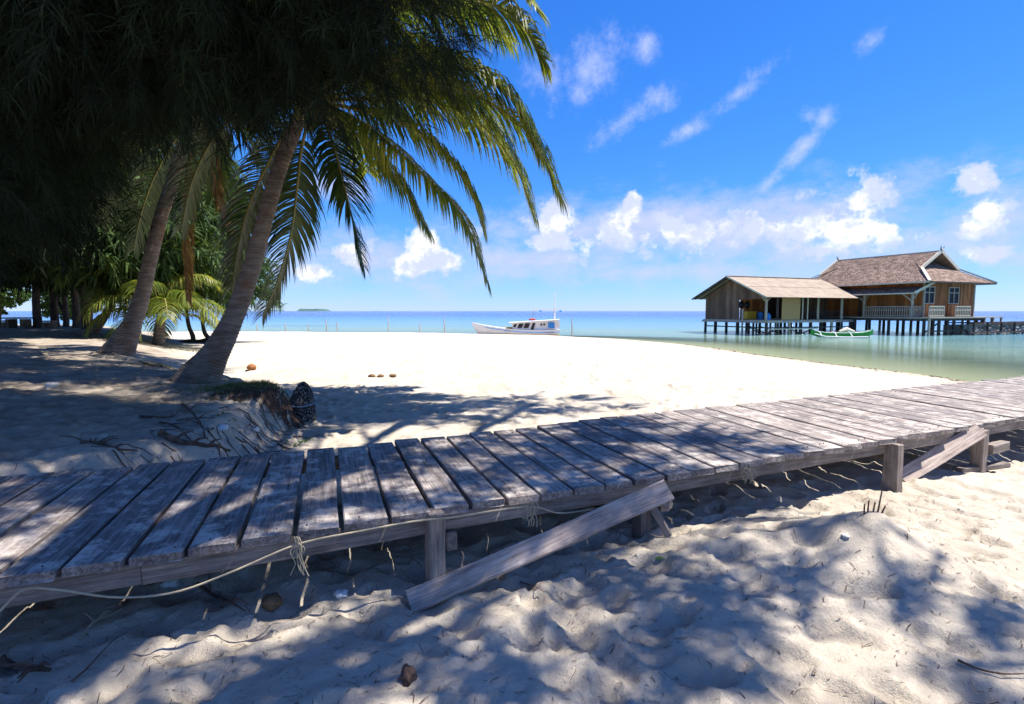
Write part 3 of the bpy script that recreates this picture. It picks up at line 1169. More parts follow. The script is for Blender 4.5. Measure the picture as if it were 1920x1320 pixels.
    F2([(390, 260, H + .6), (420, 330, H + .9), (440, 420, H + 1), (455, 500, H + 1)], Lmax=0.7)
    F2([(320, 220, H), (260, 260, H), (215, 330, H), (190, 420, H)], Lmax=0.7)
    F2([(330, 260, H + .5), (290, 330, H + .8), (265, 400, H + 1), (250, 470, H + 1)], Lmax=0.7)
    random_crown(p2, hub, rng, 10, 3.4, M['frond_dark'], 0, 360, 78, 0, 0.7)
    # --- small leaning palm further back
    b = ground_at(174, 626)
    D = b.y
    p3 = thing('coconut_palm', b, 'small leaning palm with reddish trunk in the shade, farthest left of the palms', 'palm', 'coconut palms')
    palm_trunk(p3, [at(158, 640, D), at(172, 622, D), at(194, 596, D), at(212, 562, D), at(229, 527, D), at(240, 500, D)],
               [0.30, 0.22, 0.15, 0.135, 0.12, 0.10], rng)
    hub = at(243, 494, D)
    crown_heart(p3, hub, rng, 0.14)
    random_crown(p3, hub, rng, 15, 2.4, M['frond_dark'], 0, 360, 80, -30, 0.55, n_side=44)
    # --- young bushy palm behind the second trunk
    b = Vector((-13.6, 20.5, hz(-13.6, 20.5)))
    p4 = thing('coconut_palm', b, 'young bushy palm without a tall trunk, fronds spreading low behind the second trunk', 'palm', 'coconut palms')
    palm_trunk(p4, [b + Vector((0, 0, -.2)), b + Vector((0.05, 0, .5)), b + Vector((0.15, 0, 1.1))], [0.24, 0.19, 0.15], rng)
    hub = b + Vector((0.17, 0, 1.2))
    random_crown(p4, hub, rng, 20, 3.0, M['frond'], 0, 360, 80, 0, 0.7, n_side=48)


build_palms()


# ---------------------------------------------------------------- casuarina trees
def needles(points, dirs, seed, M_per=42, twig=0.55, nl=(0.16, 0.30), wid=0.0045, droop=0.9):
    """hanging branchlets: every point carries a drooping twig with M_per fine needles (3 triangles each)"""
    rng = np.random.default_rng(seed)
    n = len(points)
    t = rng.random((n, M_per)) ** 0.8
    Lt = twig * rng.uniform(0.6, 1.25, (n, 1))
    base = points[:, None, :] + dirs[:, None, :] * (Lt * t)[..., None]
    base[..., 2] -= droop * Lt * t ** 2 * 0.6
    d = rng.normal(0, 1, (n, M_per, 3)) * 0.55 + dirs[:, None, :] * 0.55
    d[..., 2] -= 0.55 * droop
    d /= np.linalg.norm(d, axis=-1, keepdims=True)
    ln = rng.uniform(nl[0], nl[1], (n, M_per, 1))
    mid = base + d * ln * 0.5
    d2 = d.copy()
    d2[..., 2] -= 0.7 * droop
    d2 /= np.linalg.norm(d2, axis=-1, keepdims=True)
    tip = mid + d2 * ln * 0.55
    w = rng.normal(0, 1, (n, M_per, 3))
    w -= d * (w * d).sum(-1, keepdims=True)
    w /= np.linalg.norm(w, axis=-1, keepdims=True)
    w *= wid * rng.uniform(0.7, 1.3, (n, M_per, 1))
    V = np.stack([base - w, base + w, mid - w, mid + w, tip], 2).reshape(-1, 3)
    k = np.arange(n * M_per)[:, None] * 5
    T = np.concatenate([k + np.array([[0, 1, 3]]), k + np.array([[0, 3, 2]]), k + np.array([[2, 3, 4]])])
    return V, T


def ellipsoid_points(ells, n, seed, shell=0.5):
    rng = np.random.default_rng(seed)
    vol = np.array([e[3] * e[4] * e[5] * (e[6] if len(e) > 6 else 1) for e in ells])
    cnt = (vol / vol.sum() * n).astype(int)
    P, Dr = [], []
    for e, c in zip(ells, cnt):
        q = rng.normal(0, 1, (c, 3))
        q /= np.linalg.norm(q, axis=1, keepdims=True)
        r = rng.random((c, 1)) ** (1 / 3) * (1 - shell) + shell * rng.random((c, 1)) ** 0.15
        pts = q * r * np.array(e[3:6]) + np.array(e[0:3])
        d = q * np.array([1, 1, 0.35]) + rng.normal(0, 0.35, (c, 3))
        d /= np.linalg.norm(d, axis=1, keepdims=True)
        P.append(pts)
        Dr.append(d)
    return np.concatenate(P), np.concatenate(Dr)


def casuarina(name, base, label, trunk, tr_r, ells, n, seed, mat, group, limbs=(), M_per=40, twig=0.55, nl=(0.16, 0.30), wid=0.0045, clump=None, droop=0.9):
    t = thing(name, base, label, 'tree', group)
    rng = random.Random(seed)
    mb = MB()
    pts = catmull(trunk, 26)
    mb.tube(pts, [tr_r * (1.35 if k == 0 else 1.15 if k == 1 else 1.0) * (1 - 0.75 * k / 25) for k in range(26)], 12, True, 0.05, rng)
    tr = mb.build('trunk', M['bark'], t)
    top = Vector(trunk[-1])
    for e in ells:
        c = Vector(e[:3])
        # a limb from the trunk to the heart of each foliage mass, with side boughs
        s = min(pts, key=lambda p: (p - (c - Vector((0, 0, 0.8)))).length)
        midp = s.lerp(c, 0.5) + Vector((0, 0, 0.25))
        lb = MB()
        lp = catmull([s, midp, c], 10)
        r0 = tr_r * 0.45
        lb.tube(lp, [r0 * (1 - 0.75 * k / 9) for k in range(10)], 7, True, 0.05, rng)
        for k in range(7):
            q = Vector((rng.uniform(-1, 1) * e[3], rng.uniform(-1, 1) * e[4], rng.uniform(-.5, .8) * e[5])) * 0.8
            st = lp[rng.randint(4, 9)]
            lb.tube(catmull([st, st.lerp(c + q, .5) + Vector((0, 0, .15)), c + q], 6), [r0 * 0.35, r0 * .3, r0 * .25, r0 * .18, r0 * .12, r0 * .05], 5)
        lb.build('limb', M['bark'], t)
    P, Dr = ellipsoid_points(ells, n, seed)
    V, T = needles(P, Dr, seed + 1, M_per, twig, nl, wid, droop)
    mesh_arrays('foliage', V, T, mat, t)
    return t


GRP = 'casuarina trees along the shady terrace'


def build_casuarinas():
    # big tree just left of the frame; its boughs hang across the upper left of the view
    casuarina('casuarina_tree', (-5.6, 4.6, hz(-5.6, 4.6)), 'dark drooping casuarina boughs filling the upper left, in front of the palm crown',
              [(-5.6, 4.6, hz(-5.6, 4.6) - .2), (-5.5, 4.7, 2.2), (-5.2, 5.0, 4.6), (-4.7, 5.3, 7.5), (-4.3, 5.6, 10.5)], 0.26,
              [(-3.5, 5.2, 5.0, 1.9, 1.2, 1.4, 1.3), (-1.45, 5.6, 4.5, 0.85, 0.7, 0.55, 1.4), (-2.3, 5.4, 4.9, 1.0, 0.9, 1.0, 1.3),
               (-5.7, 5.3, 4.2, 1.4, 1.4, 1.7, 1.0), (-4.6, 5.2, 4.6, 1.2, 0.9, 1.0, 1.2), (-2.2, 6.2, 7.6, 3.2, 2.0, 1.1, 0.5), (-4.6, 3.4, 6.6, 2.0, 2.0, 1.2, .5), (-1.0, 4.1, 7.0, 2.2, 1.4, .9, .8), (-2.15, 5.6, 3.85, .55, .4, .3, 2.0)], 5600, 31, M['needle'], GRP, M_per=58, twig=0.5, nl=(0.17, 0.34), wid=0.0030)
    # tall neighbour whose wide crown throws the dappled shade on the beach
    casuarina('casuarina_tree', (-9.2, 8.4, hz(-9.2, 8.4)), 'tall casuarina at the left edge, behind the nearest boughs',
              [(-9.2, 8.4, hz(-9.2, 8.4) - .2), (-9.0, 8.5, 3), (-8.6, 8.7, 6), (-8.0, 8.8, 9.5), (-7.5, 9, 12)], 0.28,
              [(-8.7, 8.4, 5.6, 1.9, 1.7, 2.5, 1), (-5.6, 8.9, 6.3, 2.0, 1.5, 1.6, 1), (-9.5, 9.5, 5.0, 2.0, 2.0, 2.4, .8), (-7.2, 9.2, 6.9, 1.6, 1.4, 1.5, 1), (-3.6, 9.6, 8.4, 2.6, 2.0, 1.2, .6), (-5.2, 12.5, 9.5, 2.6, 2.0, 1.3, .6)],
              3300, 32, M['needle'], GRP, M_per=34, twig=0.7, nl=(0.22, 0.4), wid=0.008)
    # crown overhead, above and to the right of the camera
    casuarina('casuarina_tree', (4.9, -3.6, hz(4.9, -3.6)), 'casuarina overhead, seen only by the dappled shade on sand and planks',
              [(4.9, -3.6, -.2), (4.7, -3.1, 2.5), (4.1, -2.0, 5.2), (3.2, -0.2, 7.5), (2.4, 1.8, 9.0)], 0.3,
              [(1.5, 2.7, 7.4, 1.2, .9, 0.6), (3.5, 2.9, 7.2, 0.9, .8, .6), (5.0, 2.1, 7.2, 1.0, .8, .6), (0.9, 4.6, 7.6, 1.5, 1.0, .7, 1.5), (3.0, 4.9, 7.8, 1.6, 0.9, .7, 1.5),
               (4.6, 3.9, 7.6, 1.0, .8, .6, 1.3), (2.2, 1.3, 7.0, .8, .6, .5), (4.5, .6, 7.2, 1.1, .7, .6), (0.9, 1.2, 7.0, .8, .7, .5), (3.3, 1.7, 7.6, .6, .5, .4), (5.9, 1.2, 7.4, .8, .7, .5),
               (3.4, 8.4, 9.6, 1.8, 1.0, .6, .8), (5.1, 8.9, 9.6, 1.3, .8, .5, .7), (1.6, 8.6, 9.3, 1.4, 1.1, .6, .8)], 1200, 33, M['needle'], GRP,
              M_per=40, twig=0.6, nl=(0.2, 0.34), wid=0.010)


build_casuarinas()


def build_back_trees():
    mesh_cache = {}
    # row of dark trunks on the terrace far left
    rows = [(72, 614, 27.5, 'first'), (104, 611, 28.5, 'second'), (124, 610, 29.5, 'third'), (145, 609, 28.5, 'fourth'), (162, 612, 26.5, 'fifth')]
    P, Dr = ellipsoid_points([(0, 0, 4.2, 3.1, 3.0, 2.3), (1.0, -.6, 6.6, 2.4, 2.4, 2.0), (-1.2, .4, 3.2, 1.9, 2.0, 1.2)], 1150, 51, 0.6)
    V, T = needles(P, Dr, 52, 26, 0.9, (0.4, 0.75), 0.028, 0.9)
    for k, (px, py, Y, word) in enumerate(rows):
        x = (px - 960) / 1000 * Y
        b = Vector((x, Y, hz(x, Y)))
        t = thing('casuarina_tree', b, '%s from the left of five dark trunks standing beyond the picnic tables' % word, 'tree', GRP)
        rng = random.Random(60 + k)
        mb = MB()
        w = 0.15 if k == 2 else 0.21
        mb.tube(catmull([b + Vector((0, 0, -.2)), b + Vector((rng.uniform(-.05, .05), 0, 1.2)), b + Vector((rng.uniform(-.2, .2), 0, 3.4)), b + Vector((rng.uniform(-.3, .3), 0, 7))], 18),
                [w * (1.4 if i == 0 else 1.1 if i == 1 else 1) * (1 - .6 * i / 17) for i in range(18)], 11, True, 0.05, rng)
        if k == 2:
            mb.tube(catmull([b + Vector((0, 0, .7)), b + Vector((-.35, 0, 1.5)), b + Vector((-.6, 0, 2.6))], 8), [0.1, .1, .09, .08, .08, .07, .06, .05], 8)
        mb.build('trunk', M['bark'], t)
        if k == 0:
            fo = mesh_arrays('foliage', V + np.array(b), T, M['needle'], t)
            mesh_cache['f'] = fo.data
            fo.location = (0, 0, 1.1)
        else:
            fo = bpy.data.objects.new('foliage', mesh_cache['f'])
            COL.objects.link(fo)
            fo.parent = t
            fo.rotation_euler = (0, 0, rng.uniform(0, 6.28))
            fo.location = (0, 0, 1.1)
            s = rng.uniform(0.9, 1.15)
            fo.scale = (s, s, s)
    more = [(-17.5, 16.5, 1.15, 'dark casuarina left of the small leaning palm, its boughs low over the sand'),
            (-15.2, 21.5, 1.05, 'mid green casuarina standing right behind the small leaning palm'),
            (-20.5, 20.0, 1.2, 'dark casuarina at the far left, above the picnic tables'),
            (-13.4, 12.4, 0.85, 'dark casuarina beside the second palm, on its left'),
            (-27.0, 24.0, 1.1, 'dark casuarina at the left edge, left of the picnic tables')]
    for k, (x, y, s, lab) in enumerate(more):
        b = Vector((x, y, hz(x, y)))
        t = thing('casuarina_tree', b, lab, 'tree', GRP)
        rng = random.Random(90 + k)
        mb = MB()
        if k in (1,):
            mb.tube(catmull([b + Vector((0, 0, -.2)), b + Vector((.1, 0, 2)), b + Vector((0.2, 0, 7))], 14), [0.2 * (1 - .5 * i / 13) for i in range(14)], 10, True, .05, rng)
        else:
            mb.tube(catmull([b + Vector((0, 0, -.2)), b + Vector((-.1, 0.1, 2)), b + Vector((0.2, 0, 7))], 14), [0.2 * (1 - .5 * i / 13) for i in range(14)], 10, True, .05, rng)
        mb.build('trunk', M['bark'], t)
        fo = bpy.data.objects.new('foliage', mesh_cache['f'])
        COL.objects.link(fo)
        fo.parent = t
        fo.rotation_euler = (0, 0, rng.uniform(0, 6.28))
        fo.scale = (s, s, s)
        fo.location = (0, 0, (0.5, 0.5, 1.2, 1.3, 1.2)[k])
        if k == 1:
            fo.material_slots[0].link = 'OBJECT'
            fo.material_slots[0].material = M['needle_mid']
    # lighter young tree with two bare stems on the edge of the beach
    b = Vector((-15.2, 25.4, hz(-15.2, 25.4)))
    t = thing('casuarina_tree', b, 'bright green young casuarina on two thin stems at the beach edge between the palm trunks', 'tree', GRP)
    mb = MB()
    for pts in ([(-.1, 0, -.1), (0.0, 0, .25), (-.18, 0, .8), (-.25, 0, 1.6), (-.3, .1, 3), (-.2, .2, 5)], [(.5, 0, 0), (.72, 0, .2), (.55, 0, .5), (.48, 0, 1.2), (.6, 0, 2.4), (.5, .2, 4.5)]):
        mb.tube(catmull([b + Vector(p) for p in pts], 18), [0.12 * (1 - .6 * i / 17) for i in range(18)], 8, True, .06, random.Random(4))
    mb.tube([b + Vector((-.75, 0, .02)), b + Vector((-.2, 0, .08)), b + Vector((.3, 0, .06)), b + Vector((.75, 0, .2))], [.05, .09, .09, .06], 7)
    mb.build('trunk', M['bark'], t)
    P, Dr = ellipsoid_points([(0.3, 0.3, 4.4, 2.0, 1.5, 2.2), (2.2, 0, 3.3, 1.3, 1.0, 1.3), (-1.6, 0.5, 3.6, 1.6, 1.3, 1.7), (0.8, .6, 6.6, 1.6, 1.4, 1.4), (3.1, 0, 2.2, .6, .5, .5)], 1500, 71, 0.5)
    V, T = needles(P, Dr, 72, 24, 0.7, (0.3, 0.55), 0.020, 0.8)
    mesh_arrays('foliage', V + np.array(b), T, M['needle_light'], t)
    # sunlit shrubs at the far shore seen between the trunks
    for k, (x, y, r, lab) in enumerate([(-36.5, 38, 1.6, 'sunlit yellow green shrub at the far left edge, seen under the dark canopy'),
                                        (-33.3, 40, 1.3, 'sunlit shrub behind the picnic table, seen between dark trunks'),
                                        (-29.2, 37, 1.5, 'sunlit shrub seen between the middle dark trunks')]):
        b = Vector((x, y, hz(x, y)))
        t = thing('shore_shrub', b, lab, 'shrub', 'sunlit shrubs on the far shore')
        mb = MB()
        mb.tube(catmull([b + Vector((0, 0, -.1)), b + Vector((.1, 0, .8)), b + Vector((0, 0, 2.2))], 8), [.1, .1, .09, .08, .08, .07, .06, .05], 7)
        mb.build('stem', M['bark'], t)
        P, Dr = ellipsoid_points([(0, 0, 2.3, r, r, .9), (-.8, 0, 1.3, .9, .9, .6)], 420, 75 + k, .4)
        V, T = needles(P, Dr, 80 + k, 16, .35, (.15, .3), .05, .4)
        mesh_arrays('foliage', V + np.array(b), T, M['needle_light'], t)


build_back_trees()

# ---------------------------------------------------------------- the house on stilts
M['board'] = mat_plain('wall_boards', (0.22, 0.07, 0.022), (0.44, 0.165, 0.05), 2.2, 0.75, 0.0, (1, 1, .3), island=0.45)
M['board_grey'] = mat_plain('grey_wall_boards', (0.13, 0.07, 0.045), (0.23, 0.14, 0.095), 2.2, 0.85, 0.0, (1, 1, .3), island=0.35)
M['shingle'] = mat_plain('wood_shingle', (0.17, 0.115, 0.088), (0.32, 0.23, 0.18), 3.0, 0.9, 0.0, (1, 1, 1), island=0.40)
M['sheet'] = mat_plain('tan_roof_sheet', (0.23, 0.18, 0.135), (0.36, 0.29, 0.22), 1.3, 0.85, 0.01, (1, 1, 1), island=0.05)
M['trim'] = mat_plain('pale_trim', (0.56, 0.49, 0.36), (0.72, 0.64, 0.50), 3, 0.7)
M['pale_wood'] = mat_plain('pale_post_wood', (0.33, 0.27, 0.20), (0.50, 0.43, 0.34), 4, 0.8)
M['stilt'] = mat_plain('dark_stilt', (0.035, 0.028, 0.025), (0.10, 0.08, 0.07), 4, 0.9)
M['glass'] = mat_plain('window_glass', (0.005, 0.008, 0.018), (0.009, 0.013, 0.028), 2, 0.3, spec=0.08)
M['screen'] = mat_plain('bamboo_screen', (0.42, 0.23, 0.085), (0.56, 0.35, 0.15), 5, 0.8, 0.0, (1, 1, 8))
M['white'] = mat_plain('white_paint', (0.72, 0.72, 0.70), (0.82, 0.81, 0.79), 3, 0.45, spec=0.4)
M['blue'] = mat_plain('blue_paint', (0.03, 0.22, 0.62), (0.04, 0.28, 0.70), 3, 0.4)
M['green'] = mat_plain('green_paint', (0.03, 0.26, 0.035), (0.05, 0.36, 0.05), 2, 0.45)
M['yellow'] = mat_plain('yellow_plastic', (0.50, 0.28, 0.02), (0.60, 0.36, 0.03), 3, 0.5)
M['red'] = mat_plain('red_cloth', (0.40, 0.05, 0.03), (0.52, 0.10, 0.05), 5, 0.8)
M['dark'] = mat_plain('dark_window', (0.012, 0.012, 0.014), (0.02, 0.02, 0.024), 3, 0.4)
M['stone'] = mat_plain('coral_stone', (0.20, 0.18, 0.16), (0.48, 0.45, 0.41), 3, 0.9, 0.03)
M['rope'] = mat_plain('old_rope', (0.30, 0.25, 0.17), (0.46, 0.40, 0.28), 20, 0.9)
M['bamboo'] = mat_plain('bamboo_pole', (0.36, 0.30, 0.24), (0.52, 0.45, 0.38), 6, 0.7)
M['shell'] = mat_plain('bleached_coral', (0.55, 0.53, 0.50), (0.74, 0.72, 0.68), 16, 0.8, 0.01)
M['leaf_green'] = mat_leaf('ground_leaf', (0.04, 0.12, 0.02), (0.07, 0.19, 0.03), (0.12, 0.26, 0.05), 0.3, 3)
M['grass'] = mat_leaf('bank_grass', (0.07, 0.085, 0.018), (0.14, 0.15, 0.035), (0.25, 0.21, 0.07), 0.3, 2.0, 0.7)
M['stump'] = mat_plain('encrusted_stump', (0.018, 0.017, 0.017), (0.34, 0.33, 0.32), 34, 0.95, 0.05)
for _e, _p in zip(M['stump'].node_tree.nodes['Color Ramp'].color_ramp.elements, (0.48, 0.70)):
    _e.position = _p
M['concrete'] = mat_plain('table_wood', (0.12, 0.08, 0.05), (0.24, 0.17, 0.11), 5, 0.9)

HO = Vector((38.06, 45.2, 0))
HU = Vector((0.927, 0.375, 0)).normalized()
HV = Vector((-HU.y, HU.x, 0))
UP = Vector((0, 0, 1))


def HL(a, b, z):
    return HO + HU * a + HV * b + UP * z


def a_of(px, b):
    r = (px - 960) / 1000.0
    p = HO + HV * b
    return (r * p.y - p.x) / (HU.x - r * HU.y)


def board_wall(mb, a0, a1, z0, z1, b, rng, along='a', fixed=0.0, w=0.2, th=0.03, top=None):
    """vertical boards; along 'a' at depth b, or along 'b' at a = fixed"""
    n = max(1, int(round(abs(a1 - a0) / w)))
    for k in range(n):
        s0, s1 = a0 + (a1 - a0) * k / n, a0 + (a1 - a0) * (k + 1) / n
        c = (s0 + s1) / 2
        zt = top(c) if top else z1
        if zt <= z0 + 0.02:
            continue
        o = rng.uniform(-.006, .006)
        if along == 'a':
            mb.box(HL(c, b + o, (z0 + zt) / 2), (abs(s1 - s0) - 0.012, th, zt - z0), HU, HV)
        else:
            mb.box(HL(fixed + o, c, (z0 + zt) / 2), (th, abs(s1 - s0) - 0.012, zt - z0), HU, HV)


def shingles(mb, f, n_rows, rng, w=0.26, lift=0.035):
    """f(row 0..1) -> (left point, right point) of that course; overlapping wooden shingles"""
    for r in range(n_rows):
        l0, r0 = f(r / n_rows)
        l1, r1 = f(min(1, (r + 1.25) / n_rows))
        nrm = (r0 - l0).cross(l1 - l0).normalized()
        if nrm.z < 0:
            nrm = -nrm
        n = max(1, int((r0 - l0).length / w))
        sh = rng.uniform(0, .5)
        for k in range(n + 1):
            u0, u1 = max(0, (k - sh) / n), min(1, (k + 1 - sh) / n - 0.006)
            if u1 <= u0:
                continue
            li = lift * rng.uniform(0.6, 1.3)
            a, b = l0.lerp(r0, u0) + nrm * li, l0.lerp(r0, u1) + nrm * li
            c, d = l1.lerp(r1, u1) + nrm * 0.006, l1.lerp(r1, u0) + nrm * 0.006
            j = (l0 - l1).normalized() * rng.uniform(0, .03)
            a, b = a + j, b + j
            mb.add([a, b, c, d, a - nrm * li, b - nrm * li], [(0, 1, 2, 3), (4, 5, 1, 0)])


def window(parent, a0, a1, z0, z1, b, mat_frame, transom=None):
    fr = MB()
    t = 0.07
    bb = b - 0.045
    for (x0, x1, y0, y1) in ((a0, a1, z1 - t, z1), (a0, a1, z0, z0 + t), (a0, a0 + t, z0 + t, z1 - t), (a1 - t, a1, z0 + t, z1 - t),
                             ((a0 + a1) / 2 - t / 2, (a0 + a1) / 2 + t / 2, z0 + t, z1 - t)):
        fr.box(HL((x0 + x1) / 2, bb, (y0 + y1) / 2), (x1 - x0, 0.09, y1 - y0), HU, HV)
    zt = z1 - t
    if transom:
        fr.box(HL((a0 + a1) / 2, bb - .003, transom), (a1 - a0 - 2 * t, 0.09, t), HU, HV)
    f = fr.build('window', mat_frame, parent)
    mid = (a0 + a1) / 2
    cells = [(z0 + t, transom - t / 2), (transom + t / 2, zt)] if transom else [(z0 + t, zt)]
    for (y0, y1) in cells:
        for (x0, x1) in ((a0 + t, mid - t / 2), (mid + t / 2, a1 - t)):
            pn = MB()
            pn.box(HL((x0 + x1) / 2, b - .03, (y0 + y1) / 2), (x1 - x0, 0.012, y1 - y0), HU, HV)
            pn.build('pane', M['glass'], f)
    return f


def post(parent, a, b, z0, z1, r, mat, name='post', n=8):
    mb = MB()
    rng = random.Random(int(a * 91 + b * 37))
    mb.tube([HL(a, b, z0), HL(a + rng.uniform(-.02, .02), b, (z0 + z1) / 2), HL(a, b, z1)], [r * 1.05, r, r * .95], n)
    return mb.build(name, mat, parent, smooth=False)


def rail(parent, a0, b0, a1, b1, z0, h, n_bal, mat, name='railing'):
    mb = MB()
    p0, p1 = HL(a0, b0, 0), HL(a1, b1, 0)
    for zz in (z0 + 0.12, z0 + h * 0.66, z0 + h):
        mb.bar(p0 + UP * zz, p1 + UP * zz, 0.05, 0.055)
    for k in range(n_bal + 1):
        q = p0.lerp(p1, k / n_bal)
        mb.bar(q + UP * (z0 - .02), q + UP * (z0 + h - .03), 0.045, 0.045)
    return mb.build(name, mat, parent)


def build_house():
    rng = random.Random(17)
    FZ = 0.98
    h = thing('stilt_house', HL(0, 6, SEA_Z), 'large brown timber house on stilts with a steep shingled roof', 'house')
    # floor
    mb = MB()
    mb.box(HL(-.65, 6.4, FZ - .06), (8.3, 12.6, .11), HU, HV)
    mb.build('floor', M['pale_wood'], h)
    mb = MB()
    for b in (0.15, 4, 8, 12.5):
        mb.bar(HL(-4.75, b, FZ - .21), HL(3.45, b, FZ - .21), .12, .18)
    mb.bar(HL(-4.72, .1, FZ - .22), HL(-4.72, 12.6, FZ - .22), .12, .18)
    mb.build('floor_beam', M['stilt'], h)
    # walls
    mb = MB()
    wa0, wa1, wb0, wb1 = -3.45, 3.4, 1.05, 12.2
    board_wall(mb, wa0, wa1, FZ, 3.98, wb0, rng)
    w1 = mb.build('wall', M['board'], h)
    mb = MB()
    board_wall(mb, wb0 + .05, wb1, FZ, 3.9, 0, rng, 'b', wa0 + .02)
    mb.build('wall', M['board'], h)
    mb = MB()
    board_wall(mb, wb0 + .05, wb1, FZ, 3.9, 0, rng, 'b', wa1 - .02)
    mb.build('wall', M['board'], h)
    mb = MB()
    board_wall(mb, wa0, wa1, FZ, 3.9, wb1, rng)
    mb.build('wall', M['board'], h)
    for a in (wa0 - .03, wa1 + .03):
        mb = MB()
        mb.box(HL(a, wb0 - .04, (FZ + 3.95) / 2), (.14, .14, 3.95 - FZ), HU, HV)
        mb.build('corner_post', M['pale_wood'], h)
    # windows and door of the end wall
    window(h, a_of(1727, 1) + .03, a_of(1747.5, 1), 2.10, 3.55, 1.03, M['pale_wood'], 3.05)
    window(h, a_of(1774, 1), a_of(1793, 1), 2.10, 3.55, 1.03, M['pale_wood'], 3.05)
    dr = MB()
    a0, a1 = a_of(1774, 1) - .03, a_of(1788, 1)
    for k in range(4):
        s = (a1 - a0) / 4
        dr.box(HL(a0 + s * (k + .5), 1.0, (FZ + 2.05) / 2), (s - .012, .05, 2.05 - FZ), HU, HV)
    dr.build('door', M['board'], h)
    # veranda: posts, brackets, rail
    for b in (1.25, 5.3):
        mb = MB()
        mb.box(HL(-4.55, b, (FZ + 3.0) / 2), (.14, .14, 3.0 - FZ), HU, HV)
        mb.bar(HL(-4.55, b + .05, 2.35), HL(-4.55, b + .85, 2.98), .09, .1)
        mb.bar(HL(-4.5, b, 2.45), HL(-3.9, b, 3.05), .09, .1)
        mb.build('post', M['pale_wood'], h)
    rail(h, -4.62, 1.4, -4.62, 5.2, FZ, .9, 20, M['pale_wood'])
    rail(h, -4.55, 1.1, -3.5, 1.1, FZ, .9, 6, M['pale_wood'])
    mb = MB()
    mb.box(HL(-.6, .45, FZ - .03), (8.3, 1.2, .07), HU, HV)
    mb.build('balcony', M['pale_wood'], h)
    rail(h, a_of(1740, -.05), -.05, a_of(1768, -.05), -.05, FZ, .9, 9, M['trim'])
    rail(h, a_of(1789, -.05), -.05, a_of(1817, -.05), -.05, FZ, .9, 9, M['trim'])
    # main roof
    EZ, RZ, EA = 3.91, 6.70, 4.6
    B0, B1, GA = 1.9, 11.3, 2.6
    GZ = RZ - .606 * GA

    def side(s):
        def f(t):
            a = EA * (1 - t)
            k = min(1, (EA - a) / (EA - GA))
            bl, br = 0 + (B0 - 0) * k, 13.2 + (B1 - 13.2) * k
            sag = -0.10 * math.sin(math.pi * min(1, t * 1.15)) if t < .87 else 0
            z = EZ + (RZ - EZ) * t + sag
            return (HL(s * a, bl, z), HL(s * a, br, z))
        return f
    for s in (-1, 1):
        mb = MB()
        shingles(mb, side(s), 26, rng)
        f = side(s)
        for k in range(6):        # solid deck under the shingles
            l0, r0 = f(k / 6)
            l1, r1 = f((k + 1) / 6)
            dn = UP * -.10
            mb.add([l0 - UP * .02, r0 - UP * .02, r1 - UP * .02, l1 - UP * .02, l0 + dn, r0 + dn, r1 + dn, l1 + dn],
                   [(0, 1, 2, 3), (7, 6, 5, 4), (0, 4, 5, 1), (1, 5, 6, 2), (3, 7, 4, 0)])
        o = mb.build('roof_shingles', M['shingle'], h)
        o['kind'] = 'stuff'
    for (b_e, b_g, b_w) in ((0.0, B0, 2.9), (13.2, B1, 10.3)):
        def f(t):
            b = b_e + (b_w - b_e) * t
            z = EZ + 0.637 * abs(b - b_e) - 0.05 * math.sin(math.pi * t)
            a = EA + (GA - EA) * min(1, abs(b - b_e) / 1.9)
            if abs(b - b_e) > 1.9:
                a = max(0.2, (RZ - z) / .606)
            return (HL(-a, b, z), HL(a, b, z))
        mb = MB()
        shingles(mb, f, 13, rng)
        for k in range(5):
            l0, r0 = f(k / 5)
            l1, r1 = f((k + 1) / 5)
            dn = UP * -.10
            mb.add([l0 - UP * .02, r0 - UP * .02, r1 - UP * .02, l1 - UP * .02, l0 + dn, r0 + dn, r1 + dn, l1 + dn],
                   [(0, 1, 2, 3), (7, 6, 5, 4), (0, 4, 5, 1), (1, 5, 6, 2), (3, 7, 4, 0)])
        o = mb.build('roof_shingles', M['shingle'], h)
        o['kind'] = 'stuff'
        # dark gable panel
        mb = MB()
        zb = EZ + .637 * 2.9 - .05
        d = 1 if b_e == 0 else -1
        mb.prism([HL(-1.5, b_w, zb - .15), HL(1.5, b_w, zb - .15), HL(0, b_w, RZ - .05)], HV * (.05 * d))
        mb.build('gable', M['board_grey'], h)
        for s in (-1, 1):
            mb = MB()
            mb.bar(HL(0, b_g - .06 * d, RZ + .02), HL(s * (GA + .05), b_g - .06 * d, GZ + .0), .07, .26)
            mb.build('bargeboard', M['trim'], h)
            mb = MB()
            mb.bar(HL(s * (GA + .02), b_g - .1 * d, GZ + .06), HL(s * (EA + .03), b_e - .03 * d, EZ + .05), .20, .09)
            mb.build('hip_cap', M['trim'], h)
            # crossed horn at the peak
            mb = MB()
            mb.tube([HL(-s * .0, b_g - .05 * d, RZ + .02), HL(s * .18, b_g - .08 * d, RZ + .22), HL(s * .24, b_g - .12 * d, RZ + .45)], [.07, .05, .015], 6)
            mb.build('finial', M['trim' if s > 0 else 'stilt'], h)
    mb = MB()
    mb.bar(HL(0, B0 - .1, RZ + .03), HL(0, B1 + .1, RZ + .03), .16, .07)
    mb.build('ridge_cap', M['trim'], h)
    for (p, q) in (((-EA, 0), (-EA, 13.2)), ((EA, 0), (EA, 13.2)), ((-EA, -.02), (EA, -.02))):
        mb = MB()
        mb.bar(HL(p[0], p[1], EZ - .06), HL(q[0], q[1], EZ - .06), .04, .10)
        mb.build('fascia', M['trim' if p[0] < 0 and q[0] < 0 else 'stilt'], h)
    # lean-to roof over the veranda
    def lf(t):
        a = -4.95 + (2.1) * t
        z = 3.02 + .80 * t
        return (HL(a, .85, z), HL(a, 12.4, z))
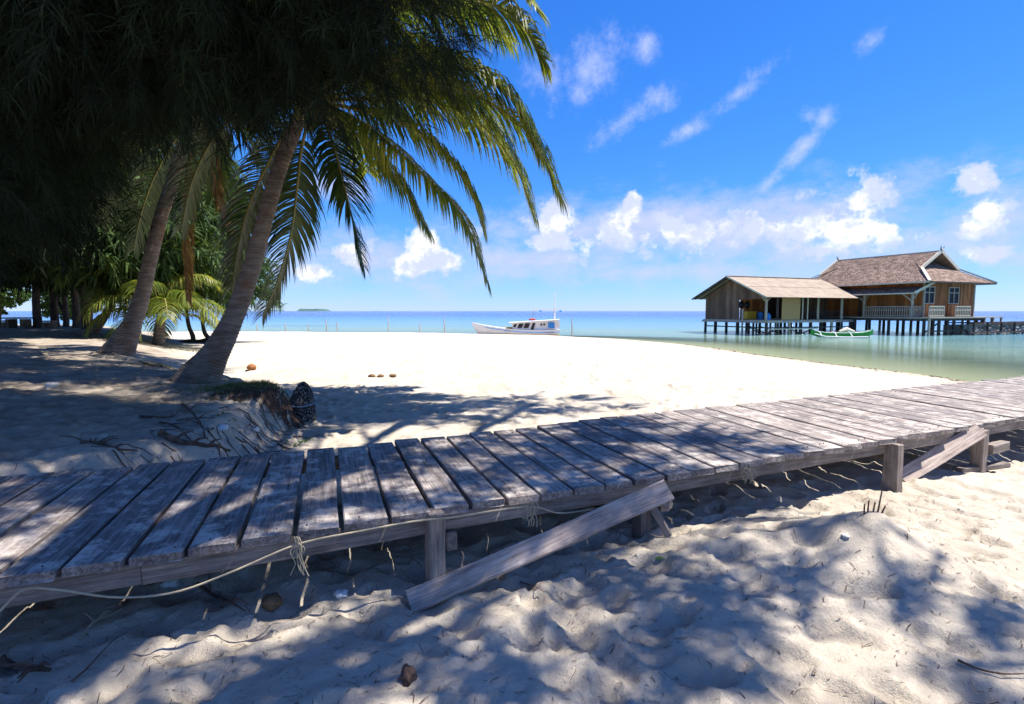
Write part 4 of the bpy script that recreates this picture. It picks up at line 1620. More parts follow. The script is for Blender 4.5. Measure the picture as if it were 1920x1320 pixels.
    mb = MB()
    shingles(mb, lf, 9, rng)
    l0, r0 = lf(0)
    l1, r1 = lf(1)
    mb.add([l0 - UP * .02, r0 - UP * .02, r1 - UP * .02, l1 - UP * .02, l0 - UP * .09, r0 - UP * .09, r1 - UP * .09, l1 - UP * .09],
           [(0, 1, 2, 3), (7, 6, 5, 4), (0, 4, 5, 1), (1, 5, 6, 2), (3, 7, 4, 0)])
    o = mb.build('roof_shingles', M['shingle'], h)
    o['kind'] = 'stuff'
    mb = MB()
    mb.bar(HL(-5.0, .80, 3.0), HL(-2.35, .80, 4.0), .06, .22)
    mb.build('bargeboard', M['trim'], h)
    mb = MB()
    mb.bar(HL(-4.99, .85, 2.96), HL(-4.99, 12.4, 2.96), .05, .10)
    mb.build('fascia', M['trim'], h)
    # stilts
    for a in (-4.65, -2.7, -0.7, 1.3, 3.3):
        for b in (0.2, 3.0, 6.0, 9.0, 12.2):
            post(h, a, b, SEA_Z - .9, FZ - .3, .12, M['stilt'], 'stilt')
    for a in (-3.6, -1.7, 0.3, 2.3):
        post(h, a, .1, SEA_Z - .9, FZ - .3, .09, M['stilt'], 'stilt')
    post(h, a_of(1741, -.2), -.2, SEA_Z - .9, FZ + .02, .09, M['pale_wood'], 'stilt')
    mb = MB()
    mb.bar(HL(-4.7, .12, SEA_Z + .38), HL(3.4, .12, SEA_Z + .38), .08, .12)
    mb.bar(HL(-4.7, .2, SEA_Z + .2), HL(-2.6, .2, FZ - .4), .07, .10)
    mb.build('brace', M['stilt'], h)

    # ------------------------------------------------ the annex
    AZ = 0.73
    x = thing('stilt_annex', HL(-10, 9, SEA_Z), 'low open timber annex on stilts with a tan sheet roof, left of the house', 'hut')
    A0, A1, BF, BB, BI = -15.3, -4.75, 6.3, 13.5, 9.24
    mb = MB()
    mb.box(HL((A0 + A1) / 2, (BF + BB) / 2, AZ - .05), (A1 - A0 + .3, BB - BF + .3, .09), HU, HV)
    mb.build('floor', M['pale_wood'], x)
    mb = MB()
    mb.bar(HL(A0 - .1, BF - .2, AZ - .17), HL(A1, BF - .2, AZ - .17), .08, .14)
    mb.bar(HL(A0 - .2, BF - .2, AZ - .18), HL(A0 - .2, BB + .2, AZ - .18), .10, .16)
    mb.build('floor_beam', M['pale_wood'], x)

    def roof_z(b):
        return 4.6 - .436 * abs(b - 9.9)
    mb = MB()
    board_wall(mb, BI, BB, AZ, 3, 0, rng, 'b', A0, .22, .03, lambda b: roof_z(b) - .12)
    mb.build('wall', M['board_grey'], x)
    mb = MB()
    board_wall(mb, BF, BI, 2.62, 3, 0, rng, 'b', A0, .22, .03, lambda b: roof_z(b) - .12)
    mb.bar(HL(A0 - .04, BF - .3, 2.57), HL(A0 - .04, BI + .1, 2.57), .08, .10)
    mb.build('gable', M['board_grey'], x)
    mb = MB()
    board_wall(mb, A0 + .1, -12.3, AZ, 3.9, BI, rng)
    mb.build('wall', M['board'], x)
    mb = MB()
    board_wall(mb, -9.4, A1 + .6, AZ, 4.1, BI, rng)
    mb.build('wall', M['board_grey'], x)
    mb = MB()
    board_wall(mb, -9.4, A1 + .6, AZ, 2.9, BB, rng)
    mb.build('wall', M['board_grey'], x)
    # roof: overlapping sheets
    for s in (-1, 1):
        n = 12
        for k in range(n):
            a0 = -16.2 + (11.65) * k / n
            a1 = -16.2 + (11.65) * (k + 1) / n + .05
            mb = MB()
            be = 9.9 + s * 4.45
            for (b0, b1, dz) in ((9.9 - s * .02, 9.9 + s * 2.3, .03), (9.9 + s * 2.2, be, 0.0)):
                z0, z1 = 4.6 - .436 * abs(b0 - 9.9) + dz + .004 * (k % 2), 4.6 - .436 * abs(b1 - 9.9) + dz + .004 * (k % 2)
                vs = [HL(a0, b0, z0), HL(a1, b0, z0), HL(a1, b1, z1), HL(a0, b1, z1)]
                vs += [v - UP * .03 for v in vs]
                mb.add(vs, [(0, 1, 2, 3), (7, 6, 5, 4), (0, 4, 5, 1), (1, 5, 6, 2), (2, 6, 7, 3), (3, 7, 4, 0)])
            mb.build('roof_sheet', M['sheet'], x)
        mb = MB()
        for a in (-16.0, -15.3, -12.5, -9.7, -7, -4.8):
            mb.bar(HL(a, 9.9, 4.52), HL(a, 9.9 + s * 4.35, 4.52 - .436 * 4.35), .07, .10)
        mb.build('rafter', M['stilt'], x)
        mb = MB()
        mb.bar(HL(-16.24, 9.9, 4.58), HL(-16.24, 9.9 + s * 4.5, 4.58 - .436 * 4.5), .04, .14)
        mb.build('bargeboard', M['trim' if s < 0 else 'stilt'], x)
    mb = MB()
    mb.bar(HL(-16.2, 9.9, 4.655), HL(-4.6, 9.9, 4.655), .3, .035)
    mb.build('ridge_cap', M['trim'], x)
    mb = MB()
    mb.bar(HL(A0 - .1, BF, 2.72), HL(A1, BF, 2.72), .09, .12)
    mb.build('eave_beam', M['stilt'], x)
    for px, m_, r in ((1435, 'pale_wood', .11), (1456, 'stilt', .10), (1503, 'trim', .05), (1512.5, 'trim', .05), (1532, 'pale_wood', .10), (1576, 'pale_wood', .12), (1610, 'stilt', .1)):
        post(x, a_of(px, BF), BF, AZ - .1, 2.72, r, M[m_])
    for a in (-14.2, -12.2, -9.4):
        post(x, a, BB, AZ - .1, 2.95, .09, M['stilt'])
    # brackets on the corner post, bamboo screen
    mb = MB()
    for d in (-.5, .5):
        mb.bar(HL(A0, BF, 2.25), HL(A0 + d, BF, 2.68), .07, .08)
    mb.build('bracket', M['pale_wood'], x)
    sc = MB()
    s0, s1 = a_of(1464, BF - .1), a_of(1498, BF - .1)
    for k in range(36):
        z = AZ + .02 + k * .054
        sc.box(HL((s0 + s1) / 2, BF - .12 + (.02 if k > 18 else 0) * math.sin(k), z + .025), (s1 - s0, .02, .05), HU, HV)
    o = sc.build('bamboo_blind', M['screen'], x)
    rail(x, -11.2, BB - .1, -9.5, BB - .1, AZ, .8, 5, M['trim'])
    rail(x, -9.2, BF + .6, -5.2, BF + .6, AZ, .75, 12, M['stilt'])
    # stilts and rails below
    for k in range(9):
        a = A0 + .05 + k * 1.31
        for b in (BF - .05, 9.4, BB):
            post(x, a, b, SEA_Z - .9, AZ - .2, .10 if k % 2 else .13, M['stilt' if (k + int(b)) % 4 else 'pale_wood'], 'stilt')
    for b in (7.6, 10.8, 12.2):
        post(x, A0, b, SEA_Z - .9, AZ - .2, .10, M['stilt'], 'stilt')
    post(x, A0 - .25, 8.6, SEA_Z - .9, AZ + .95, .09, M['bamboo'], 'mooring_post')
    mb = MB()
    mb.bar(HL(A0, BF - .1, SEA_Z + .62), HL(A1, BF - .1, SEA_Z + .62), .07, .10)
    mb.bar(HL(A0, BF, SEA_Z + .62), HL(A0, BB, SEA_Z + .62), .07, .10)
    for k in range(6):
        a = A0 + rng.uniform(0, 10)
        mb.tube([HL(a, rng.uniform(7, 12), SEA_Z - .3), HL(a + rng.uniform(-1.6, 1.6), rng.uniform(7, 12), SEA_Z + .6)], .05, 6)
    mb.build('brace', M['stilt'], x)
    mb = MB()
    mb.tube([HL(A0 + .1, BF - .25, SEA_Z + .50), HL(-9.4, BF - .25, SEA_Z + .52)], .05, 7)
    mb.build('landing_rail', M['trim'], x)
    # things kept on the annex veranda
    c = HL(a_of(1404, 8.8), 8.8, AZ)
    mb = MB()
    mb.box(c + UP * .36, (1.05, .6, .62), HU, HV)
    mb.box(c + UP * .70, (1.12, .66, .07), HU, HV)
    o = mb.build('storage_chest', M['yellow'], None, origin=c)
    tag(o, 'yellow chest on the annex veranda against the brown inner wall', 'chest')
    c = HL(a_of(1424, 8.7), 8.7, AZ)
    mb = MB()
    mb.tube([c, c + UP * .04, c + UP * .3, c + UP * .33, c + UP * .62, c + UP * .66], [.25, .27, .27, .29, .27, .24], 14)
    o = mb.build('plastic_drum', M['blue'], None, origin=c)
    tag(o, 'blue drum beside the yellow chest on the annex veranda', 'drum')
    for k, px in enumerate((1389, 1400)):
        c = HL(a_of(px, 9.1), 9.1, 2.05)
        mb = MB()
        mb.tube([c + HV * .07, c + HV * .03, c - HV * .03, c - HV * .12], [.32, .34, .2, .1], 16)
        o = mb.build('hanging_hat', M['dark'], None, origin=c)
        tag(o, '%s of two round dark hats hung on the annex inner wall' % ('left' if k == 0 else 'right'), 'hat', 'hats on the annex wall')
    c = HL(a_of(1440, 6.5), 6.5, AZ)
    mb = MB()
    mb.tube([c, c + UP * .02, c + UP * .42, c + UP * .5, c + UP * .58], [.15, .17, .17, .08, .06], 12)
    o = mb.build('water_jug', M['blue'], None, origin=c)
    tag(o, 'small blue water jug at the annex corner post', 'jug')

    # ------------------------------------------------ stone jetty to the right
    j = thing('stone_jetty', HL(6, -.5, SEA_Z), 'rough stone jetty framed in dark timber running right from the house', 'jetty')
    JA0, JA1 = 0.6, 17.0
    rs = random.Random(5)
    protos = []
    for k in range(5):
        me = bpy.data.meshes.new('stone')
        vs, fs = [], []
        nl, ns = 5, 8
        for i in range(nl):
            ph = math.pi * (i + .5) / nl
            for q in range(ns):
                th = 2 * math.pi * q / ns
                r = rs.uniform(.78, 1.12)
                vs.append((r * math.sin(ph) * math.cos(th), .8 * r * math.sin(ph) * math.sin(th), .72 * r * math.cos(ph)))
        for i in range(nl - 1):
            for q in range(ns):
                q2 = (q + 1) % ns
                fs.append((i * ns + q, (i + 1) * ns + q, (i + 1) * ns + q2, i * ns + q2))
        fs.append(tuple(range(ns)))
        fs.append(tuple((nl - 1) * ns + q for q in reversed(range(ns))))
        me.from_pydata(vs, [], fs)
        me.materials.append(M['stone'])
        protos.append(me)
    for row in range(4):
        a = JA0 + rs.uniform(0, .3)
        while a < JA1:
            r = rs.uniform(.24, .42)
            o = bpy.data.objects.new('stone', protos[rs.randrange(5)])
            COL.objects.link(o)
            o.parent = j
            p = HL(a + r, -.35 + row * .12 + rs.uniform(-.08, .08), SEA_Z + .05 + row * .24) - BASE[j.name]
            o.location = p
            o.scale = (r, r * .9, r * .8)
            o.rotation_euler = (rs.uniform(-.5, .5), rs.uniform(-.5, .5), rs.uniform(0, 6))
            a += r * 1.75
    mb = MB()
    mb.box(HL((JA0 + JA1) / 2, .9, SEA_Z + .2), (JA1 - JA0, 1.6, 1.3), HU, HV)
    mb.build('rubble_core', M['stone'], j)
    for k in range(int((JA1 - JA0 - .6) / .42)):
        mb = MB()
        a = JA0 + .6 + k * .42
        mb.box(HL(a, .75, .46 + rs.uniform(-.015, .015)), (.38, 2.3, .06), HU, HV)
        mb.build('plank', M['stilt'], j)
    mb = MB()
    mb.bar(HL(JA0 - .6, -.5, .36), HL(JA1, -.5, .36), .10, .12)
    mb.bar(HL(JA0 - .6, -.62, SEA_Z + .22), HL(JA1, -.62, SEA_Z + .22), .10, .12)
    mb.build('beam', M['stilt'], j)
    for k in range(9):
        post(j, JA0 + k * 2.0, -.58, SEA_Z - .8, .52, .09, M['stilt'], 'post')
    mb = MB()
    mb.box(HL(4.9, .6, FZ - .03), (2.9, .9, .08), HU, HV)
    for a in (3.7, 5.0, 6.2):
        mb.box(HL(a, .25, (FZ + .5) / 2 - .03), (.12, .12, FZ - .58), HU, HV)
        mb.box(HL(a, .95, (FZ + .5) / 2 - .03), (.12, .12, FZ - .58), HU, HV)
    mb.build('landing', M['pale_wood'], j)


build_house()


# ---------------------------------------------------------------- boats
def build_boats():
    # white fishing boat drawn up at the water's edge
    y0 = 42.6
    xl, xr = at(884, 610, y0).x, at(1048, 620, y0).x
    Lb = xr - xl
    zk = SEA_Z - 0.12
    b = thing('fishing_boat', ((xl + xr) / 2, y0, zk), 'white wooden fishing boat with long raised bow, beached at the water edge', 'boat')

    def station(t):
        """t 0 bow .. 1 stern: x, keel z, sheer z, half beam"""
        x = xl + Lb * t
        sheer = zk + 0.62 + 0.62 * (1 - t) ** 2.6 * 1.05 + .10 * t ** 3
        keel = zk + 0.50 * max(0, 1 - t / .24) ** 1.2 + (0.72 * max(0, 1 - t / .06) if t < .06 else 0) + .22 * max(0, (t - .8) / .2) ** 2
        keel = min(keel, sheer - .06)
        half = 0.95 * min(1, (t / .5)) ** .7 * (1 - .22 * max(0, (t - .7) / .3) ** 2) + .03
        return x, keel, sheer, half
    hull = MB()
    n, m = 26, 6
    vs, fs = [], []
    for i in range(n):
        x, k, s, hb = station(i / (n - 1))
        for sd in (-1, 1):
            for q in range(m):
                u = q / (m - 1)
                vs.append((x, y0 + sd * hb * (math.sin(u * math.pi / 2) ** .75), k + (s - k) * (1 - math.cos(u * math.pi / 2)) ** .9))
    w = 2 * m
    for i in range(n - 1):
        for q in range(m - 1):
            fs.append((i * w + q, (i + 1) * w + q, (i + 1) * w + q + 1, i * w + q + 1))
            fs.append((i * w + m + q, i * w + m + q + 1, (i + 1) * w + m + q + 1, (i + 1) * w + m + q))
        fs.append((i * w + m - 1, (i + 1) * w + m - 1, (i + 1) * w + 2 * m - 1, i * w + 2 * m - 1))
    fs.append(tuple(range((n - 1) * w, (n - 1) * w + m)) + tuple(reversed(range((n - 1) * w + m, n * w))))
    hull.add(vs, fs)
    hull.build('hull', M['white'], b)
    st = MB()
    pts = []
    for i in range(4, n):
        x, k, s, hb = station(i / (n - 1))
        pts.append(Vector((x, y0 - hb - .01, s - .13 - .10 * (i / n))))
    st.tube(pts, .022, 5)
    st.build('stripe', M['blue'], b)
    # cabin
    c0, c1 = xl + Lb * .48, xl + Lb * .985
    cz = zk + .66
    cab = MB()
    cab.prism([(c0, y0 - .78, cz - .15), (c1, y0 - .70, cz - .1), (c1 + .12, y0 - .70, cz + .50), (c1, y0 - .70, cz + .76), (c0 - .15, y0 - .78, cz + .54)], (0, 1.48, 0))
    cab.build('cabin', M['white'], b)
    rf = MB()
    rf.prism([(c0 - .35, y0 - .95, cz + .53), (c1 + .15, y0 - .95, cz + .78), (c1 + .15, y0 - .95, cz + .85), (c0 - .35, y0 - .95, cz + .60)], (0, 1.85, 0))
    rf.build('cabin_roof', M['white'], b)

    def win(u0, u1, v0, v1, mat, slant=.10):
        mb = MB()
        x0, x1 = c0 + (c1 - c0) * u0, c0 + (c1 - c0) * u1
        v0, v1 = v0 * .85, v1 * .85
        yy = y0 - .825
        mb.prism([(x0 - slant * .4, yy, cz + v0), (x1 - slant * .4, yy, cz + v0), (x1 + slant * .6, yy, cz + v1), (x0 + slant * .6, yy, cz + v1)], (0, .05, 0))
        mb.build('window', mat, b)
    win(.0, .06, .28, .56, M['dark'], .1)
    win(.10, .20, .20, .60, M['dark'], .14)
    win(.235, .345, .20, .64, M['dark'], .14)
    win(.40, .46, .06, .66, M['dark'], .16)
    win(.60, .635, .42, .60, M['dark'], 0)
    win(.665, .70, .44, .62, M['dark'], 0)
    win(.77, .91, .20, .74, M['blue'], -.03)
    dk = MB()
    dk.box((c0 - .32, y0, cz + .12), (.62, 1.2, .2))
    dk.build('hatch', M['yellow'], b)
    mp = c0 + (c1 - c0) * .93
    ms = MB()
    ms.tube([(mp, y0, cz + .7), (mp, y0, cz + 3.0)], [.055, .03], 7)
    ms.build('mast', M['white'], b)
    aw = MB()
    aw.tube([(mp - 1.75, y0 - .5, cz + .75), (mp - 1.75, y0 - .5, cz + 1.55)], .022, 6)
    aw.tube([(mp - 1.75, y0 - .5, cz + 1.55), (mp + .5, y0 - .5, cz + 1.6)], .018, 6)
    aw.tube([(mp - .1, y0 - .5, cz + .85), (mp - .1, y0 - .5, cz + 1.6)], .018, 6)
    aw.build('awning_frame', M['bamboo'], b)
    for k, xx in enumerate((mp - 1.15, mp + .42)):
        fl = MB()
        fl.tube([(xx - .12, y0 - .5, cz + 1.53), (xx - .06, y0 - .5, cz + 1.5), (xx + .06, y0 - .5, cz + 1.5), (xx + .12, y0 - .5, cz + 1.53)], [.02, .06, .06, .02], 8)
        fl.build('float', M['blue'], b)
    rd = MB()
    rng = random.Random(3)
    for k in range(5):
        c = Vector((mp - 1.75 + rng.uniform(-.2, .25), y0 - .6 + rng.uniform(-.1, .1), cz + .84))
        rd.tube([c - Vector((.12, 0, 0)), c, c + Vector((.12, 0, .02))], [.05, .09, .04], 7)
    o = rd.build('cloth_bundle', M['red'], None, origin=(mp - 1.75, y0 - .6, cz + .85))
    tag(o, 'small red bundle on the roof of the white fishing boat', 'bundle')

    # green outrigger canoe under the annex
    y0 = 42.8
    xl, xr = at(1520, 620, y0).x, at(1637, 620, y0).x
    c = thing('outrigger_canoe', ((xl + xr) / 2, y0, SEA_Z), 'narrow green canoe with white bamboo outrigger floating before the stilts', 'canoe')
    hu = MB()
    n = 16
    vs, fs = [], []
    for i in range(n):
        t = i / (n - 1)
        x = xl + (xr - xl) * t
        up = .30 * abs(2 * t - 1) ** 4
        hb = .33 * (1 - abs(2 * t - 1) ** 3) + .02
        zb, zt = SEA_Z - .1 + up * .9, SEA_Z + .30 + up
        vs += [(x, y0, zb), (x, y0 - hb * .8, zb + .14), (x, y0 - hb, zt), (x, y0 - hb + .04, zt), (x, y0, zb + .1), (x, y0 + hb - .04, zt), (x, y0 + hb, zt), (x, y0 + hb * .8, zb + .14)]
    for i in range(n - 1):
        for q in range(8):
            q2 = (q + 1) % 8
            fs.append((i * 8 + q, (i + 1) * 8 + q, (i + 1) * 8 + q2, i * 8 + q2))
    fs.append(tuple(range(8)))
    fs.append(tuple(reversed(range((n - 1) * 8, n * 8))))
    hu.add(vs, fs)
    hu.build('hull', M['green'], c)
    gw = MB()
    for sd in (-1, 1):
        gw.tube([(xl + (xr - xl) * t, y0 + sd * (.33 * (1 - abs(2 * t - 1) ** 3) + .03), SEA_Z + .31 + .30 * abs(2 * t - 1) ** 4) for t in np.linspace(.05, .95, 12)], .025, 5)
    gw.build('gunwale', M['white'], c)
    fl = MB()
    fl.tube([(xl - .55, y0 - 1.55, SEA_Z + .30), (xl + .3, y0 - 1.55, SEA_Z + .08), (xl + 2.0, y0 - 1.55, SEA_Z + .03), (xl + 3.6, y0 - 1.55, SEA_Z + .06)], .038, 7)
    fl.build('outrigger', M['white'], c)
    for dx in (.35, 1.5, 2.7):
        bm = MB()
        bm.tube(catmull([(xl + dx - .3, y0 - 1.55, SEA_Z + .06), (xl + dx, y0 - .7, SEA_Z + .36), (xl + dx + .35, y0 + .3, SEA_Z + .42)], 7), .028, 6)
        bm.build('outrigger_beam', M['white'], c)
    tp = MB()
    tp.tube([(xl + 2.3, y0, SEA_Z + .36), (xl + 2.9, y0, SEA_Z + .52), (xl + 3.5, y0, SEA_Z + .36)], [.12, .26, .12], 9)
    tp.build('cover', M['trim'], c)

    # stakes and net line in the shallows
    prev = None
    for k, (px, yt, yb, word) in enumerate([(482, 607, 622, 'leftmost short'), (535, 605, 622, 'second'), (578, 607, 622, 'third'), (612, 598, 623, 'fourth, tall'), (632, 603, 623, 'fifth'),
                                            (728, 593, 626, 'tall lone'), (787, 606, 626, 'thin'), (833, 597, 628, 'tall'), (1072, 597, 632, 'lone')]):
        Y = {True: 47.5, False: 44.5}[px < 700] if px < 1000 else 42.5
        x = (px - 960) / 1000 * Y
        zt = at(px, yt, Y).z
        mb = MB()
        mb.tube([(x, Y, SEA_Z - .5), (x + .03, Y, (SEA_Z + zt) / 2), (x - .03, Y, zt)], [.05, .045, .035], 6)
        o = mb.build('net_stake', M['bamboo'], None, origin=(x, Y, SEA_Z - .3))
        lab = {'lone': 'bamboo stake standing in the water right of the white boat', 'tall': 'tall bamboo stake in the water just left of the boat bow',
               'thin': 'thin bamboo stake, second to the left of the boat bow', 'tall lone': 'tallest bamboo stake, third to the left of the boat bow'}.get(
            word, word + ' bamboo stake of the net fence left in the shallows')
        tag(o, lab, 'stake', 'bamboo stakes in the shallows')
        if prev is not None and px < 640:
            ln = MB()
            a, bq = prev, Vector((x, Y, SEA_Z + .75))
            ln.tube([a, (a + bq) / 2 - UP * .06, bq], .015, 4)
            ln.build('net_line', M['rope'], o)
        prev = Vector((x, Y, SEA_Z + .75))
    # far wooded islands on the horizon
    for (px0, px1, Y, hgt, lab) in ((553, 602, 3600, 17, 'low wooded island on the horizon left of centre'), (488, 512, 3900, 9, 'smaller faint island on the horizon behind the near palm trunk')):
        mb = MB()
        x0, x1 = (px0 - 960) / 1000 * Y, (px1 - 960) / 1000 * Y
        rng = random.Random(px0)
        n = 30
        vs, fs = [], []
        for i in range(n + 1):
            t = i / n
            z = SEA_Z + hgt * min(1, min(t, 1 - t) * 9) * rng.uniform(.75, 1.05)
            vs += [(x0 + (x1 - x0) * t, Y, SEA_Z - 3), (x0 + (x1 - x0) * t, Y + 40, z), (x0 + (x1 - x0) * t, Y + 200, z * .9), (x0 + (x1 - x0) * t, Y + 260, SEA_Z - 3)]
        for i in range(n):
            for q in range(3):
                fs.append((i * 4 + q, i * 4 + q + 1, i * 4 + 5 + q, i * 4 + 4 + q))
        mb.add(vs, fs)
        o = mb.build('island', M['island'], None, origin=((x0 + x1) / 2, Y, SEA_Z))
        tag(o, lab, 'island', None, 'thing')


M['island'] = mat_plain('wooded_island', (0.05, 0.10, 0.10), (0.07, 0.13, 0.12), .02, 0.9)
build_boats()


# ---------------------------------------------------------------- picnic tables under the trees
def build_tables():
    rng = random.Random(2)
    Y = 27.0
    for k, (px, w, dx, lab) in enumerate([(36, 1.0, 0, 'low picnic table under the dark trees at far left'), (94, .55, 0, 'small seat between the dark trunks right of the picnic table'),
                                          (3, .6, 0, 'small seat cut by the left edge beside the picnic table')]):
        x = (px - 960) / 1000 * Y
        b = Vector((x, Y, hz(x, Y)))
        H = .52 if k == 0 else .34
        t = thing('picnic_table' if k == 0 else 'garden_seat', b, lab, 'table' if k == 0 else 'seat')
        mb = MB()
        mb.box(b + UP * H, (w, .75 if k == 0 else .4, .07))
        mb.build('top', M['concrete'], t)
        for s in (-1, 1):
            lg = MB()
            lg.box(b + Vector((s * w * .36, 0, H / 2 - .06)), (.16, .5 if k == 0 else .3, H + .02))
            lg.build('leg', M['concrete'], t)


build_tables()


# ---------------------------------------------------------------- bank: grass, roots, stump, litter
def blob_mesh(c, r, rng, mat, name, squash=.8, n=7, m=10, jit=.25):
    mb = MB()
    vs, fs = [], []
    for i in range(n):
        ph = math.pi * (i + .5) / n
        for q in range(m):
            th = 2 * math.pi * q / m
            k = rng.uniform(1 - jit, 1 + jit)
            vs.append(Vector(c) + Vector((r * k * math.sin(ph) * math.cos(th), r * k * math.sin(ph) * math.sin(th), r * squash * k * math.cos(ph))))
    for i in range(n - 1):
        for q in range(m):
            q2 = (q + 1) % m
            fs.append((i * m + q, (i + 1) * m + q, (i + 1) * m + q2, i * m + q2))
    fs.append(tuple(range(m)))
    fs.append(tuple((n - 1) * m + q for q in reversed(range(m))))
    mb.add(vs, fs)
    return mb.build(name, mat, None, origin=c, smooth=True)


def build_litter():
    rng = random.Random(44)
    # grass on the mound
    vs, fs = [], []
    mb = MB()
    for k in range(5200):
        u, v = rng.gauss(0, .42), rng.gauss(0, .30)
        x, y = -3.55 + u, 7.32 + v * .9
        if k > 4300:
            x, y = -7.2 + rng.gauss(0, .3), 11.2 + rng.gauss(0, .3)
        z = hz(x, y)
        if z < .12:
            continue
        hgt = rng.uniform(.025, .085)
        a = rng.uniform(0, 6.28)
        d = Vector((math.cos(a), math.sin(a), 0))
        w = Vector((-d.y, d.x, 0)) * .004
        p = Vector((x, y, z - .01))
        q = p + d * rng.uniform(.01, .07) + UP * hgt
        mb.add([p - w, p + w, q], [(0, 1, 2)])
    o = mb.build('bank_grass', M['grass'], None, origin=(-3.5, 7.3, .4))
    tag(o, 'short olive grass on the bank right of the nearest palm', 'grass', None, 'stuff')
    # hanging roots on the face of the mound
    mb = MB()
    for k in range(170):
        u = rng.uniform(-.55, .75)
        x0, y0 = -3.45 + u * .8, 7.15 - .25 * rng.random() + .15 * u
        p = Vector((x0, y0, hz(x0, y0) + .01))
        pts = [p]
        for s in range(4):
            x1, y1 = pts[-1].x + rng.uniform(-.02, .09), pts[-1].y - rng.uniform(.03, .10)
            pts.append(Vector((x1, y1, min(pts[-1].z - .005, hz(x1, y1) + rng.uniform(.008, .035)))))
        mb.tube(pts, [.009, .008, .006, .005, .003], 4)
    o = mb.build('root_mat', M['root'], None, origin=(-3.3, 7.0, .2))
    tag(o, 'mat of thin brown roots hanging down the eroded bank below the grass', 'roots', None, 'stuff')

    rm = MB()
    for k in range(60):
        x0, y0 = rng.uniform(-3.5, -2.6), rng.uniform(4.3, 6.9)
        p = Vector((x0, y0, hz(x0, y0) + .006))
        pts = [p]
        a = rng.uniform(-1.2, .4)
        for q in range(6):
            a += rng.uniform(-.5, .5)
            x1, y1 = pts[-1].x + math.cos(a) * .06, pts[-1].y + math.sin(a) * .06
            pts.append(Vector((x1, y1, hz(x1, y1) + rng.uniform(.002, .02))))
        r = rng.uniform(.003, .008)
        rm.tube(pts, [r * (1 - .1 * i) for i in range(7)], 4)
    o = rm.build('root_tangle', M['root'], None, origin=(-3, 5.5, .2))
    tag(o, 'tangle of thin dark rootlets washed out of the sandy bank', 'roots', None, 'stuff')

    def on(px, py, lift=0.0):
        g = ground_at(px, py)
        return g + UP * lift

    def stick(name, pxs, r, lab, cat, mat='root', branches=0, lift=.01):
        mb = MB()
        pts = [on(x, y, lift + rng.uniform(0, .015)) for x, y in pxs]
        pp = catmull(pts, 5 * len(pts))
        for q in pp:
            q.z = max(q.z, hz(q.x, q.y) + r * .3)
        nn = len(pp)
        mb.tube(pp, [r * (1 - .65 * i / (nn - 1)) for i in range(nn)], 7, True, .15, rng)
        for b in range(branches):
            s = pp[rng.randint(2, nn - 2)]
            e = s + Vector((rng.uniform(-.2, .2), rng.uniform(-.2, .1), rng.uniform(.02, .08)))
            mb.tube([s, (s + e) / 2 + UP * .02, e], [r * .45, r * .35, r * .15], 5)
        o = mb.build(name, M[mat], None, origin=pp[0])
        return tag(o, lab, cat)
    stick('driftwood_branch', [(300, 822), (335, 836), (380, 842), (432, 853)], .032, 'thick dark branch lying on the bank behind the boardwalk planks', 'branch', 'root', 5, .03)
    stick('bank_root', [(342, 762), (362, 778), (376, 800), (386, 826)], .016, 'forked root running down the sandy bank below the palm', 'root', 'root', 4)
    stick('bank_root', [(262, 784), (300, 785), (322, 784), (338, 772)], .013, 'thin root lying level on the shaded sand left of the bank', 'root', 'root', 2)
    stick('bank_root', [(300, 795), (330, 802), (352, 822), (362, 838)], .012, 'curved root arching above the thick dark branch', 'root', 'root', 1)
    stick('bank_root', [(150, 832), (190, 836), (222, 846), (258, 852)], .016, 'dark root on the sand just behind the left planks', 'root', 'root', 5)
    stick('bank_root', [(262, 680), (290, 688), (312, 692), (330, 700)], .016, 'root reaching from the shade toward the nearest palm base', 'root', 'root', 3)
    stick('dead_twig', [(0, 1252), (22, 1262), (50, 1272), (95, 1270)], .022, 'dark branching twig at the lower left corner', 'twig', 'root', 8, .02)
    stick('dead_twig', [(370, 1105), (400, 1120), (432, 1135), (460, 1152)], .010, 'thin dark twig on the sand under the left planks', 'twig', 'root', 2)
    stick('dead_twig', [(150, 1212), (175, 1185), (198, 1165), (232, 1152)], .006, 'pale bent stem standing in the lit sand at left', 'twig', 'rope', 3, .02)
    stick('dead_twig', [(1795, 1248), (1835, 1262), (1880, 1272), (1925, 1276)], .006, 'long thin twig in the sand at the lower right edge', 'twig')
    stick('dead_twig', [(135, 1290), (165, 1260), (195, 1230), (222, 1203)], .005, 'straight thin twig lying in the shaded sand at lower left', 'twig')
    stick('dead_twig', [(975, 1096), (990, 1102), (1004, 1112), (1018, 1122)], .004, 'short dark twig in front of the long fallen plank', 'twig')
    # twigs stuck in the heap
    c = Vector((2.22, 3.2, hz(2.22, 3.2)))
    mb = MB()
    for dx, hh in ((-.03, .07), (0.0, .06), (.03, .14), (.05, .04), (-.05, .05)):
        mb.tube([c + Vector((dx, 0, -.03)), c + Vector((dx * 1.3 + .01, -.005, hh))], [.006, .004], 5)
    o = mb.build('dead_twig', M['root'], None, origin=c)
    tag(o, 'cluster of short dark twigs standing on top of the sand heap', 'twig')

    # encrusted stump with cord
    g = ground_at(567, 779)
    s = thing('tree_stump', g, 'black and white encrusted stump with a cord round it, on the beach', 'stump')
    mb = MB()
    pts = [g + Vector(p) for p in ((0, 0, -.1), (0, 0, .08), (.0, .01, .2), (.01, .02, .31), (.01, .02, .38), (.0, .03, .42))]
    mb.tube(pts, [.175, .17, .15, .115, .07, .03], 18, True, .12, rng)
    mb.build('body', M['stump'], s, smooth=False)
    mb = MB()
